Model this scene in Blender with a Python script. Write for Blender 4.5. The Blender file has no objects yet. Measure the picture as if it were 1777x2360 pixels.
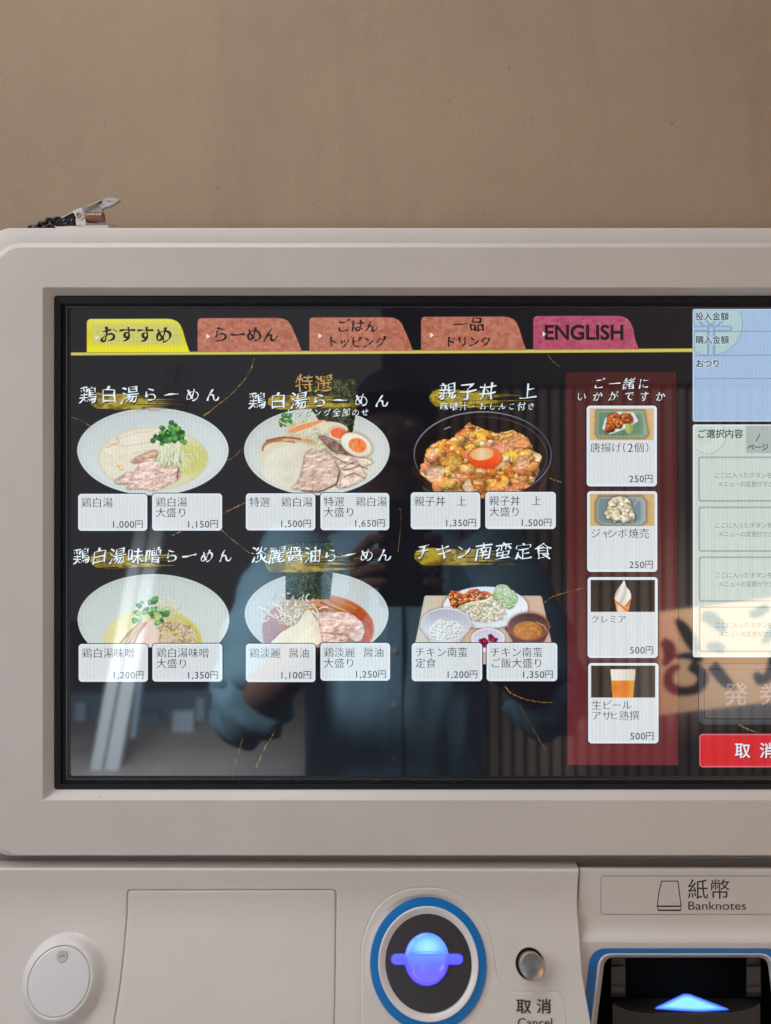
import bpy, bmesh, math, random
import numpy as np
from mathutils import Vector, Matrix

scene = bpy.context.scene
COL = scene.collection

# ------------------------------------------------------------------ camera
FPX, CX, CY = 1710.0, 888.5, 1180.0          # focal length and centre in photograph pixels
DIST, CAMZ = 0.513, 1.35                      # camera to machine front, camera height


def rot(yaw, pitch, roll):
    a, b, c = np.radians([yaw, pitch, roll])
    Ry = np.array([[np.cos(a), 0, np.sin(a)], [0, 1, 0], [-np.sin(a), 0, np.cos(a)]])
    Rx = np.array([[1, 0, 0], [0, np.cos(b), -np.sin(b)], [0, np.sin(b), np.cos(b)]])
    Rz = np.array([[np.cos(c), -np.sin(c), 0], [np.sin(c), np.cos(c), 0], [0, 0, 1]])
    return Ry @ Rx @ Rz


RM = rot(-0.621, 0.256, 0.182)
cam_data = bpy.data.cameras.new('camera')
cam = bpy.data.objects.new('camera', cam_data)
COL.objects.link(cam)
cam_data.sensor_fit = 'HORIZONTAL'
cam_data.lens = 6.81
cam_data.sensor_width = 6.81 * 1777 / FPX
cam_data.clip_start = 0.004
cam_data.clip_end = 200
cam_data.dof.use_dof = True
cam_data.dof.focus_distance = DIST + 0.006
cam_data.dof.aperture_fstop = 2.0
w = lambda v: (v[0], v[2], -v[1])
r_, d_, f_ = w(RM[:, 0]), w(RM[:, 1]), w(RM[:, 2])
M = Matrix(((r_[0], -d_[0], -f_[0], 0), (r_[1], -d_[1], -f_[1], -DIST), (r_[2], -d_[2], -f_[2], CAMZ), (0, 0, 0, 1)))
cam.matrix_world = M
scene.camera = cam

# ------------------------------------------------------------------ world and lamps
world = bpy.data.worlds.new('World')
scene.world = world
world.use_nodes = True
bg = world.node_tree.nodes['Background']
bg.inputs[0].default_value = (0.84, 0.81, 0.80, 1)
bg.inputs[1].default_value = 0.29
scene.view_settings.view_transform = 'Standard'
scene.view_settings.look = 'None'
scene.view_settings.exposure = 0
scene.view_settings.gamma = 1
scene.cycles.max_bounces = 6
scene.cycles.sample_clamp_indirect = 6


def area(name, loc, target, size, power, color, size_y=None):
    l = bpy.data.lights.new(name, 'AREA')
    l.energy = power
    l.color = color
    l.shape = 'RECTANGLE'
    l.size = size
    l.size_y = size_y or size
    o = bpy.data.objects.new(name, l)
    COL.objects.link(o)
    o.location = loc
    o.rotation_euler = (Vector(target) - Vector(loc)).to_track_quat('-Z', 'Y').to_euler()
    return o


area('shop_window_light', (-1.75, -.95, 2.25), (-0.2, 0, 1.3), 1.2, 21, (1.0, 0.96, 0.94), 1.5)
area('warm_fill', (2.2, -1.4, 1.9), (0.1, 0, 1.2), 1.6, 4.2, (1.0, 0.52, 0.24))  # added warm fill, stands in for bounce from the right
area('overhead_fill', (-.4, -.25, 2.7), (0, -1.0, 1.1), .9, 9, (0.97, 0.97, 1.0), .4)  # added overhead fill, mainly to brighten the reflected person
sl_light = area('person_fill', (-.75, -.16, 1.85), (.0, -1.05, .80), .4, 5, (.95, .98, 1.0), .3)  # added narrow fill on the person's shirt, no real source there
sl_light.data.spread = math.radians(40)
area('slat_fill', (1.5, -1.75, 2.9), (1.5, -2.75, 1.0), 1.6, 34, (1.0, .86, .74), .3).data.spread = math.radians(110)  # added fill so the slats show in the reflection


# ------------------------------------------------------------------ pixel to place
def ray(px, py):
    px = np.asarray(px, float)
    py = np.asarray(py, float)
    c = np.stack([(px - CX) / FPX, (py - CY) / FPX, np.ones_like(px)], -1)
    d = c @ RM.T
    return d[..., 0] / d[..., 2], d[..., 1] / d[..., 2]


def P(px, py, y=0.0):
    """point on the upright plane at depth y seen at photograph pixel (px, py)"""
    a, b = ray(px, py)
    t = DIST + np.asarray(y, float)
    return np.stack([a * t, np.zeros_like(a) + y, CAMZ - b * t], -1)


TAN = math.tan(math.radians(22.5))
ZA = CAMZ - (2035 - CY) / FPX * DIST
ZB = CAMZ - (2125 - CY) / FPX * DIST


def prof(z):
    """front surface of the lower body: upright, then sweeping forwards"""
    z = np.asarray(z, float)
    u = np.clip((ZA - z) / (ZA - ZB), 0, 1)
    y = -TAN * (ZA - ZB) * (u * u) / 2
    return y - TAN * np.clip(ZB - z, 0, None)


def slope(z):
    z = np.asarray(z, float)
    return np.arctan(TAN * np.clip((ZA - z) / (ZA - ZB), 0, 1))


def PS(px, py, off=0.0):
    """point on the lower body surface, off metres proud of it"""
    y = np.zeros_like(np.asarray(px, float))
    for _ in range(30):
        p = P(px, py, y)
        y = prof(p[..., 2]) - off / np.cos(slope(p[..., 2]))
    return P(px, py, y)


# ------------------------------------------------------------------ object helpers
def tag(o, label=None, cat=None, group=None, kind=None):
    if label: o['label'] = label
    if cat: o['category'] = cat
    if group: o['group'] = group
    if kind: o['kind'] = kind
    return o


def link(o, parent=None):
    COL.objects.link(o)
    if parent:
        o.parent = parent
        o.matrix_parent_inverse = parent.matrix_world.inverted()
    return o


def empty(name, loc, label=None, cat=None, group=None):
    o = bpy.data.objects.new(name, None)
    o.location = loc
    o.empty_display_size = 0.02
    COL.objects.link(o)
    o.matrix_world = Matrix.Translation(loc)
    return tag(o, label, cat, group)


def mk(name, verts, faces, mat, parent=None, col=None, smooth=False):
    me = bpy.data.meshes.new(name)
    verts = np.asarray(verts, float)
    if isinstance(faces, np.ndarray):
        n, k = faces.shape
        me.vertices.add(len(verts))
        me.vertices.foreach_set('co', verts.ravel())
        me.loops.add(n * k)
        me.loops.foreach_set('vertex_index', faces.ravel().astype(np.int32))
        me.polygons.add(n)
        me.polygons.foreach_set('loop_start', np.arange(0, n * k, k, dtype=np.int32))
        me.polygons.foreach_set('loop_total', np.full(n, k, dtype=np.int32))
        me.update(calc_edges=True)
    else:
        me.from_pydata([tuple(v) for v in verts], [], [tuple(f) for f in faces])
    if col is not None:
        at = me.color_attributes.new('Col', 'FLOAT_COLOR', 'POINT')
        col = np.asarray(col, float)
        if col.ndim == 1:
            col = np.tile(col, (len(verts), 1))
        if col.shape[1] == 3:
            col = np.hstack([col, np.ones((len(col), 1))])
        at.data.foreach_set('color', col.astype(np.float32).ravel())
    me.materials.append(mat)
    if smooth:
        me.polygons.foreach_set('use_smooth', [True] * len(me.polygons))
    me.validate()
    o = bpy.data.objects.new(name, me)
    return link(o, parent)


def bm_obj(name, bm, mat, parent=None, smooth=True, bevel=0, flat_angle=35):
    me = bpy.data.meshes.new(name)
    bmesh.ops.recalc_face_normals(bm, faces=bm.faces)
    bm.to_mesh(me)
    bm.free()
    me.materials.append(mat)
    o = bpy.data.objects.new(name, me)
    link(o, parent)
    if bevel:
        m = o.modifiers.new('bevel', 'BEVEL')
        m.width = bevel
        m.segments = 3
        m.limit_method = 'ANGLE'
    if smooth:
        me.polygons.foreach_set('use_smooth', [True] * len(me.polygons))
        try:
            me.set_sharp_from_angle(angle=math.radians(flat_angle))
        except Exception:
            pass
    return o


def box(name, x0, x1, y0, y1, z0, z1, mat, parent=None, bevel=0.0):
    bm = bmesh.new()
    bmesh.ops.create_cube(bm, size=1)
    for v in bm.verts:
        v.co = Vector((x0 + (v.co.x + .5) * (x1 - x0), y0 + (v.co.y + .5) * (y1 - y0), z0 + (v.co.z + .5) * (z1 - z0)))
    return bm_obj(name, bm, mat, parent, smooth=bool(bevel), bevel=bevel)


def frame_at(c, ang=0.0):
    """x right, y up the slope, z out of the surface"""
    X = np.array([1., 0, 0]); Z = np.array([0, -math.cos(ang), math.sin(ang)]); Y = np.array([0, math.sin(ang), math.cos(ang)])
    return lambda q: np.asarray(c) + np.asarray(q)[..., :1] * X + np.asarray(q)[..., 1:2] * Y + np.asarray(q)[..., 2:3] * Z


def lathe(name, prf, fr, mat, parent, n=96, smooth=True, sx=1, sy=1):
    V = []
    for r, h in prf:
        for k in range(n):
            a = 2 * math.pi * k / n
            V.append((r * math.cos(a) * sx, r * math.sin(a) * sy, h))
    F = []
    for i in range(len(prf) - 1):
        for k in range(n):
            F.append((i * n + k, i * n + (k + 1) % n, (i + 1) * n + (k + 1) % n, (i + 1) * n + k))
    if prf[-1][0] > 1e-6:
        pass
    V = fr(np.array(V))
    bm = bmesh.new()
    vs = [bm.verts.new(v) for v in V]
    for f in F:
        bm.faces.new([vs[i] for i in f])
    bmesh.ops.remove_doubles(bm, verts=bm.verts, dist=1e-6)
    return bm_obj(name, bm, mat, parent, smooth, flat_angle=40)


def tube_pts(pts, r, n=8, closed=False):
    pts = [Vector(p) for p in pts]
    V, F = [], []
    N = len(pts)
    up = Vector((0, 0, 1))
    for i, p in enumerate(pts):
        a = pts[(i - 1) % N] if (closed or i > 0) else p
        b = pts[(i + 1) % N] if (closed or i < N - 1) else p
        t = (b - a).normalized()
        u = t.cross(up)
        if u.length < 1e-3:
            u = t.cross(Vector((0, 1, 0)))
        u.normalize()
        v = t.cross(u)
        rr = r[i] if hasattr(r, '__len__') else r
        for k in range(n):
            q = 2 * math.pi * k / n
            V.append(p + u * math.cos(q) * rr + v * math.sin(q) * rr)
    for i in range(N if closed else N - 1):
        j = (i + 1) % N
        for k in range(n):
            F.append((i * n + k, i * n + (k + 1) % n, j * n + (k + 1) % n, j * n + k))
    if not closed:
        F.append(tuple(range(n - 1, -1, -1)))
        F.append(tuple((N - 1) * n + k for k in range(n)))
    return V, F


def tube(name, pts, r, mat, parent=None, n=10, closed=False):
    V, F = tube_pts(pts, r, n, closed)
    return mk(name, [tuple(v) for v in V], F, mat, parent, smooth=True)


def S(r, g, b):
    c = np.array([r, g, b], float) / 255
    return np.where(c <= .04045, c / 12.92, ((c + .055) / 1.055) ** 2.4)


def lin(c):
    c = np.clip(c, 0, 1)
    return np.where(c <= .04045, c / 12.92, ((c + .055) / 1.055) ** 2.4)


# ------------------------------------------------------------------ materials
def nodes_of(name):
    m = bpy.data.materials.new(name)
    m.use_nodes = True
    nt = m.node_tree
    return m, nt, nt.nodes['Principled BSDF']


def N(nt, kind, **kw):
    n = nt.nodes.new(kind)
    for k, v in kw.items():
        if k.startswith('i_'):
            key = k[2:]
            n.inputs[int(key) if key.isdigit() else key.replace('_', ' ')].default_value = v
        else:
            setattr(n, k, v)
    return n


def plain(name, col, rough=.5, metal=0., spec=.5, bump=0., bscale=400., vary=0., vscale=8., aniso=0, coat=0.):
    m, nt, b = nodes_of(name)
    L = nt.links.new
    b.inputs['Base Color'].default_value = (*col, 1)
    b.inputs['Roughness'].default_value = rough
    b.inputs['Metallic'].default_value = metal
    b.inputs['Specular IOR Level'].default_value = spec
    if coat:
        b.inputs['Coat Weight'].default_value = coat
        b.inputs['Coat Roughness'].default_value = .12
    tc = N(nt, 'ShaderNodeNewGeometry')
    if bump:
        n = N(nt, 'ShaderNodeTexNoise', i_Scale=bscale, i_Detail=4.0)
        L(tc.outputs['Position'], n.inputs['Vector'])
        bp = N(nt, 'ShaderNodeBump', i_Strength=bump, i_Distance=.0006)
        L(n.outputs['Fac'], bp.inputs['Height'])
        L(bp.outputs['Normal'], b.inputs['Normal'])
    if vary:
        nr = N(nt, 'ShaderNodeTexNoise', i_Scale=vscale * 3.1, i_Detail=6.0, i_Roughness=.7)
        L(tc.outputs['Position'], nr.inputs['Vector'])
        mq = N(nt, 'ShaderNodeMapRange')
        mq.inputs[1].default_value = .3; mq.inputs[2].default_value = .7
        mq.inputs[3].default_value = rough * .82; mq.inputs[4].default_value = min(1, rough * 1.2)
        L(nr.outputs['Fac'], mq.inputs[0]); L(mq.outputs[0], b.inputs['Roughness'])
        n = N(nt, 'ShaderNodeTexNoise', i_Scale=vscale, i_Detail=5.0)
        L(tc.outputs['Position'], n.inputs['Vector'])
        mr = N(nt, 'ShaderNodeMapRange')
        mr.inputs[1].default_value = .3; mr.inputs[2].default_value = .7
        mr.inputs[3].default_value = 1 - vary; mr.inputs[4].default_value = 1 + vary
        L(n.outputs['Fac'], mr.inputs[0])
        mx = N(nt, 'ShaderNodeMix', data_type='RGBA', blend_type='MULTIPLY')
        mx.inputs[0].default_value = 1
        mx.inputs[6].default_value = (*col, 1)
        L(mr.outputs[0], mx.inputs[7])
        L(mx.outputs[2], b.inputs['Base Color'])
    return m


def lcd_mat(name, alpha=False, stripes=.035):
    """a lit pixel layer under the touch glass: printed picture colour as emission, clear gloss on top"""
    m, nt, b = nodes_of(name)
    L = nt.links.new
    b.inputs['Base Color'].default_value = (.004, .004, .005, 1)
    b.inputs['Roughness'].default_value = .03
    b.inputs['IOR'].default_value = 1.85
    at = N(nt, 'ShaderNodeAttribute', attribute_name='Col')
    geo = N(nt, 'ShaderNodeNewGeometry')
    sep = N(nt, 'ShaderNodeSeparateXYZ')
    L(geo.outputs['Position'], sep.inputs[0])
    # camera moire banding, painted into the emission
    nz = N(nt, 'ShaderNodeTexNoise', i_Scale=9.0, i_Detail=1.0)
    L(geo.outputs['Position'], nz.inputs['Vector'])
    mm = N(nt, 'ShaderNodeMath', operation='MULTIPLY_ADD')
    mm.inputs[1].default_value = .004
    L(nz.outputs['Fac'], mm.inputs[0]); L(sep.outputs['X'], mm.inputs[2])
    m1 = N(nt, 'ShaderNodeMath', operation='MULTIPLY'); m1.inputs[1].default_value = 2 * math.pi / .00262
    L(mm.outputs[0], m1.inputs[0])
    sn = N(nt, 'ShaderNodeMath', operation='SINE'); L(m1.outputs[0], sn.inputs[0])
    sc = N(nt, 'ShaderNodeMath', operation='MULTIPLY_ADD'); sc.inputs[1].default_value = stripes; sc.inputs[2].default_value = 1
    L(sn.outputs[0], sc.inputs[0])
    n2 = N(nt, 'ShaderNodeTexNoise', i_Scale=1500.0, i_Detail=1.0)
    L(geo.outputs['Position'], n2.inputs['Vector'])
    s2 = N(nt, 'ShaderNodeMapRange'); s2.inputs[3].default_value = .86; s2.inputs[4].default_value = 1.12
    L(n2.outputs['Fac'], s2.inputs[0])
    m3 = N(nt, 'ShaderNodeMath', operation='MULTIPLY'); L(sc.outputs[0], m3.inputs[0]); L(s2.outputs[0], m3.inputs[1])
    L(at.outputs['Color'], b.inputs['Emission Color'])
    L(m3.outputs[0], b.inputs['Emission Strength'])
    if alpha:
        L(at.outputs['Alpha'], b.inputs['Alpha'])
    return m


MAT = {}
MAT['lcd'] = lcd_mat('lcd_picture')
MAT['lcda'] = lcd_mat('lcd_picture_soft', alpha=True)
MAT['plastic'] = plain('machine_plastic', (.685, .642, .612), .42, bump=.09, bscale=900, vary=.035, vscale=11)
MAT['plastic2'] = plain('machine_plastic_gloss', (.74, .735, .75), .16, spec=.6, vary=.02)
MAT['black'] = plain('bezel_black', (.008, .009, .013), .45, spec=.28, bump=.25, bscale=2500)
MAT['blackg'] = plain('bezel_inner_black', (.006, .007, .010), .35)
MAT['glassline'] = plain('panel_edge', (.22, .2, .2), .35, metal=.6)
MAT['dark'] = plain('inner_dark', (.02, .019, .02), .5)
MAT['chassis'] = plain('chassis_grey', (.20, .18, .17), .6)
MAT['blue'] = plain('blue_ring_paint', tuple(S(0, 112, 186)), .35, bump=.03)
MAT['ink'] = plain('label_ink', tuple(S(52, 42, 44)), .6)
MAT['steel'] = plain('brushed_steel', (.66, .63, .60), .45, metal=1, bump=.1, bscale=3000)
MAT['guide'] = plain('guide_grey', (.032, .029, .029), .45, bump=.1, bscale=1500)
# ------------------------------------------------------------------ wall and floor
def wall_mat():
    m, nt, b = nodes_of('brown_mortar')
    L = nt.links.new
    g = N(nt, 'ShaderNodeNewGeometry')
    n1 = N(nt, 'ShaderNodeTexNoise', i_Scale=2.2, i_Detail=6.0, i_Roughness=.6)
    n2 = N(nt, 'ShaderNodeTexNoise', i_Scale=420.0, i_Detail=5.0, i_Roughness=.7)
    n3 = N(nt, 'ShaderNodeTexNoise', i_Scale=30.0, i_Detail=5.0)
    for n in (n1, n2, n3): L(g.outputs['Position'], n.inputs['Vector'])
    cr = N(nt, 'ShaderNodeValToRGB')
    cr.color_ramp.elements[0].position = .36; cr.color_ramp.elements[0].color = (.352, .259, .180, 1)
    cr.color_ramp.elements[1].position = .64; cr.color_ramp.elements[1].color = (.402, .300, .210, 1)
    L(n1.outputs['Fac'], cr.inputs[0])
    mr = N(nt, 'ShaderNodeMapRange'); mr.inputs[1].default_value = .3; mr.inputs[2].default_value = .7; mr.inputs[3].default_value = .84; mr.inputs[4].default_value = 1.12
    L(n2.outputs['Fac'], mr.inputs[0])
    mr3 = N(nt, 'ShaderNodeMapRange'); mr3.inputs[1].default_value = .3; mr3.inputs[2].default_value = .7; mr3.inputs[3].default_value = .975; mr3.inputs[4].default_value = 1.02
    L(n3.outputs['Fac'], mr3.inputs[0])
    mu = N(nt, 'ShaderNodeMath', operation='MULTIPLY'); L(mr.outputs[0], mu.inputs[0]); L(mr3.outputs[0], mu.inputs[1])
    mp = N(nt, 'ShaderNodeMapping'); mp.inputs['Scale'].default_value = (14, 1, 1.6)
    L(g.outputs['Position'], mp.inputs['Vector'])
    n4 = N(nt, 'ShaderNodeTexNoise', i_Scale=1.0, i_Detail=6.0, i_Distortion=.6); L(mp.outputs[0], n4.inputs['Vector'])
    mr4 = N(nt, 'ShaderNodeMapRange'); mr4.inputs[1].default_value = .36; mr4.inputs[2].default_value = .5; mr4.inputs[3].default_value = .93; mr4.inputs[4].default_value = 1.0
    L(n4.outputs['Fac'], mr4.inputs[0])
    n5 = N(nt, 'ShaderNodeTexNoise', i_Scale=85.0, i_Detail=2.0); L(g.outputs['Position'], n5.inputs['Vector'])
    mr5 = N(nt, 'ShaderNodeMapRange'); mr5.inputs[1].default_value = .22; mr5.inputs[2].default_value = .27; mr5.inputs[3].default_value = .72; mr5.inputs[4].default_value = 1.0
    L(n5.outputs['Fac'], mr5.inputs[0])
    m45 = N(nt, 'ShaderNodeMath', operation='MULTIPLY'); L(mr4.outputs[0], m45.inputs[0]); L(mr5.outputs[0], m45.inputs[1])
    mu0 = mu
    mu = N(nt, 'ShaderNodeMath', operation='MULTIPLY'); L(mu0.outputs[0], mu.inputs[0]); L(m45.outputs[0], mu.inputs[1])
    mx = N(nt, 'ShaderNodeMix', data_type='RGBA', blend_type='MULTIPLY'); mx.inputs[0].default_value = 1
    L(cr.outputs[0], mx.inputs[6]); L(mu.outputs[0], mx.inputs[7]); L(mx.outputs[2], b.inputs['Base Color'])
    b.inputs['Roughness'].default_value = .85
    ad = N(nt, 'ShaderNodeMath', operation='MULTIPLY_ADD'); ad.inputs[1].default_value = .6
    L(n3.outputs['Fac'], ad.inputs[0]); L(n2.outputs['Fac'], ad.inputs[2])
    bp = N(nt, 'ShaderNodeBump', i_Strength=.55, i_Distance=.0012)
    L(ad.outputs[0], bp.inputs['Height']); L(bp.outputs['Normal'], b.inputs['Normal'])
    return m


MAT['wall'] = wall_mat()
tag(box('wall', -3, 3, .262, .40, 0, 3.4, MAT['wall']), kind='structure')
MAT['floor'] = plain('floor_concrete', (.38, .35, .33), .7, bump=.3, bscale=60, vary=.15, vscale=3)
tag(box('floor', -8, 8, -9, .40, -.12, 0, MAT['floor']), kind='structure')

# ------------------------------------------------------------------ the ticket machine
machine = empty('ticket_machine', (.35, .12, 0), 'white touch-screen meal ticket machine in front of the brown wall', 'ticket machine')


def rrect(x0, t, x1, b, r, y, n=10):
    """rounded rectangle in photograph pixels, set on the plane y; same count for every call"""
    out = []
    for cx, cy, a0 in ((x1 - r, t + r, -90), (x1 - r, b - r, 0), (x0 + r, b - r, 90), (x0 + r, t + r, 180)):
        for k in range(n + 1):
            a = math.radians(a0 + 90 * k / n)
            out.append((cx + r * math.cos(a), cy + r * math.sin(a)))
    out = np.array(out)
    # use the plane's own straight axes so that edges stay true
    return P(out[:, 0], out[:, 1], y)


def loops(name, Ls, mat, parent, smooth=True, fa=30, cap=False):
    n = len(Ls[0])
    bm = bmesh.new()
    rows = [[bm.verts.new(p) for p in L_] for L_ in Ls]
    for a, b in zip(rows[:-1], rows[1:]):
        for k in range(n):
            bm.faces.new((a[k], a[(k + 1) % n], b[(k + 1) % n], b[k]))
    if cap:
        bm.faces.new(rows[-1])
    me_ = bm_obj(name, bm, mat, parent, smooth, flat_angle=fa)
    m = me_.modifiers.new('wn', 'WEIGHTED_NORMAL')
    m.keep_sharp = True
    m.weight = 100
    return me_


RX = 2262
loops('housing', [
    rrect(-34, 527, RX, 1971, 62, .25),
    rrect(-36, 525.6, RX + 2, 1972, 64, .0052),
    rrect(-34.5, 527.2, RX + .5, 1971.6, 63, .0026),
    rrect(-21, 560, RX - 14, 1971.2, 70, .0018),
    rrect(-20.5, 560.6, RX - 14.5, 1971, 70, .0016),
    rrect(-13.5, 569.6, RX - 21, 1970.7, 64, .0003),
    rrect(-12, 571, RX - 22.5, 1970.2, 63, 0),
    rrect(97, 661, 2138, 1845.5, 3, 0),
    rrect(100, 663.5, 2135, 1843, 4, .0004),
    rrect(103.5, 666, 2131.5, 1839.5, 5, .0016),
    rrect(124, 680.8, 2113, 1819.8, 6, .0062),
    rrect(125.5, 682, 2111.5, 1818.6, 6, .0070),
], MAT['plastic'], machine, fa=60)
loops('screen_bezel', [
    rrect(123, 680, 2113, 1821, 8, .0075),
    rrect(125.8, 682.3, 2111.2, 1818.4, 7, .0062),
    rrect(128, 684.5, 2109, 1816.2, 6, .0056),
    rrect(139.5, 699.5, 2097.5, 1806.5, 2, .0060),
    rrect(141.5, 701.5, 2095.5, 1805.2, 2, .0085),
    rrect(152, 707, 2085, 1797, 2, .0088),
], MAT['black'], machine, fa=25)
loops('screen_rim', [
    rrect(152, 707, 2085, 1797, 2, .0090),
    rrect(153, 707.8, 2084, 1796.2, 2, .0086),
    rrect(154.2, 708.8, 2082.8, 1795.4, 2, .0086),
], MAT['glassline'], machine)
loops('screen_gasket', [
    rrect(154.2, 708.8, 2082.8, 1795.4, 2, .0090),
    rrect(162.5, 711.0, 2075, 1788, 5, .0093),
], MAT['blackg'], machine)

SY = .0094                      # depth of the lit panel


def LY(layer):
    return SY - .00012 * layer


# cabinet behind, the dark rail between upper and lower body
X = lambda px, y=0: float(P(px, CY, y)[0])
Zp = lambda py, y=0: float(P(CX, py, y)[2])
box('cabinet', X(-25), X(2250), .02, .25, .02, Zp(1990), MAT['plastic'], machine, bevel=.004)
box('rail_channel', X(-60), X(2262), .011, .019, Zp(2030), Zp(1950), MAT['chassis'], machine)
box('rail', X(-20), X(2262), .0062, .0105, Zp(1987.5), Zp(1978), MAT['chassis'], machine, bevel=.0008)

# ------------------------------------------------------------------ lower left body: one swept surface cut in panels
seam_px = np.array([(1326, 1984), (1335.5, 2001.5), (1332.5, 2046), (1331.5, 2080), (1332.5, 2110), (1336.6, 2157.6), (1342.5, 2246), (1362, 2360), (1376, 2450)], float)
seam_w = PS(seam_px[:, 0], seam_px[:, 1])


def seamx(z):
    return np.interp(-z, -seam_w[:, 2], seam_w[:, 0])


def arc(cx, cy, rx, ry, a0, a1, n=14):
    return [(cx + rx * math.cos(math.radians(a0 + (a1 - a0) * k / n)), cy + ry * math.sin(math.radians(a0 + (a1 - a0) * k / n))) for k in range(n + 1)]


plate_px = [(830, 2440), (831.5, 2360), (832.3, 2280)] + [(833, 2190), (839, 2158), (851, 2122), (869, 2092), (893, 2069), (921, 2055), (952, 2048), (984, 2046.5), (1016, 2048.5), (1047, 2057), (1076, 2073), (1103, 2099), (1122, 2131), (1133.5, 2166), (1141, 2205), (1144, 2232), (1150, 2252), (1160, 2269), (1174, 2281), (1190, 2286.8), (1210, 2288), (1278, 2287.5), (1290, 2291), (1299, 2300), (1303.5, 2316), (1307, 2360), (1315, 2440)]
door_px = [(301, 2052), (766, 2051.5)] + [(772, 2054), (774.3, 2060)] + [(773.8, 2120), (773, 2180), (772, 2280), (771, 2360), (768, 2440), (240, 2440), (262.8, 2360), (278, 2259), (285.5, 2190), (290, 2142), (292.6, 2100), (293, 2060), (295, 2054)]


def to_xt(p):
    q = PS([a for a, b in p], [b for a, b in p])
    return np.stack([q[:, 0], tt(q[:, 2])], -1)


_zg = np.linspace(ZA + .1, ZB - .25, 4000)
_tg = np.concatenate([[0], np.cumsum(np.hypot(np.diff(_zg), np.diff(prof(_zg))))])


def tt(z):
    return np.interp(-np.asarray(z), -_zg, _tg)


def smooth_path(p, n=6, closed=False):
    p = np.asarray(p, float)
    out = []
    L_ = len(p)
    rng = range(L_) if closed else range(L_ - 1)
    for i in rng:
        g = (lambda k: p[k % L_]) if closed else (lambda k: p[min(max(k, 0), L_ - 1)])
        a, b, c, d = g(i - 1), g(i), g(i + 1), g(i + 2)
        for k in range(n):
            t = k / n
            out.append(.5 * ((2 * b) + (-a + c) * t + (2 * a - 5 * b + 4 * c - d) * t * t + (-a + 3 * b - 3 * c + d) * t ** 3))
    if not closed: out.append(p[-1])
    return np.array(out)


def sdpoly(Xg, Yg, pts):
    """signed distance to a closed polygon (negative inside)"""
    pts = np.asarray(pts, float)
    d = np.full(Xg.shape, 1e9)
    ins = np.zeros(Xg.shape, bool)
    for i in range(len(pts)):
        ax, ay = pts[i - 1]
        bx, by = pts[i]
        ex, ey = bx - ax, by - ay
        l2 = ex * ex + ey * ey
        if l2 < 1e-18: continue
        t = np.clip(((Xg - ax) * ex + (Yg - ay) * ey) / l2, 0, 1)
        d = np.minimum(d, (Xg - ax - t * ex) ** 2 + (Yg - ay - t * ey) ** 2)
        if ey != 0:
            c = ((ay > Yg) != (by > Yg)) & (Xg < ex * (Yg - ay) / ey + ax)
            ins ^= c
    d = np.sqrt(d)
    return np.where(ins, -d, d)


xs = np.unique(np.concatenate([np.linspace(X(-70), X(250), 60), np.arange(X(250), X(300), .0004), np.linspace(X(300), X(762), 60),
                               np.arange(X(762), X(780), .0003), np.linspace(X(780), X(820), 14), np.arange(X(820), X(1150), .00045), np.arange(X(1150), X(1330), .00045)]))
us = np.linspace(0, 1, 12)
zt = float(P(CX, 2003.5, 0)[2]); zb = float(PS(CX, 2450)[2])
zs = np.concatenate([zt - np.arange(0, .030, .0007), np.arange(zt - .030, zb, -.00045)])
zs = np.unique(np.concatenate([zs, np.arange(Zp(2047), Zp(2058), -.0003)]))[::-1]
# last columns follow the seam
nx = len(xs)
xl = xs[-1]
GX = np.tile(xs, (len(zs), 1))
GZ = np.tile(zs[:, None], (1, nx))
x_a = X(1150)
sel = xs > x_a
k_ = (seamx(zs) - x_a) / (xl - x_a)
GX[:, sel] = x_a + (xs[sel][None, :] - x_a) * k_[:, None]
TG = tt(GZ)
door_xt, plate_xt = to_xt(door_px), smooth_path(to_xt(plate_px), 4)
dd = sdpoly(GX, TG, door_xt)
dp = sdpoly(GX, TG, plate_xt)
H = np.zeros_like(GX)
H -= .0017 * np.exp(-(dd / .00036) ** 2)
H += .00015 * (1 - np.clip((dd + .0022) / .0012, 0, 1))
H += .0002 * (1 - np.clip(dp / .0005 + .5, 0, 1)) - .00045 * np.exp(-((dp) / .00035) ** 2)
GY = prof(GZ) - H / np.cos(slope(GZ))
cc = PS(987, 2217.5)
AC = float(slope(cc[2]))
mm_ = lambda px: px * (DIST + float(cc[1])) / FPX
RO = .0011                       # the ring sits this much proud of the swept face
pl_y = cc[1] + math.tan(AC) * (GZ - cc[2]) - (RO - .0002) / math.cos(AC)
rc_ = np.hypot(GX - cc[0], (GZ - cc[2]) / math.cos(AC))
wf = np.clip((mm_(147) - rc_) / .004, 0, 1); wf = wf * wf * (3 - 2 * wf)
GY = GY * (1 - wf) + pl_y * wf
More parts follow.
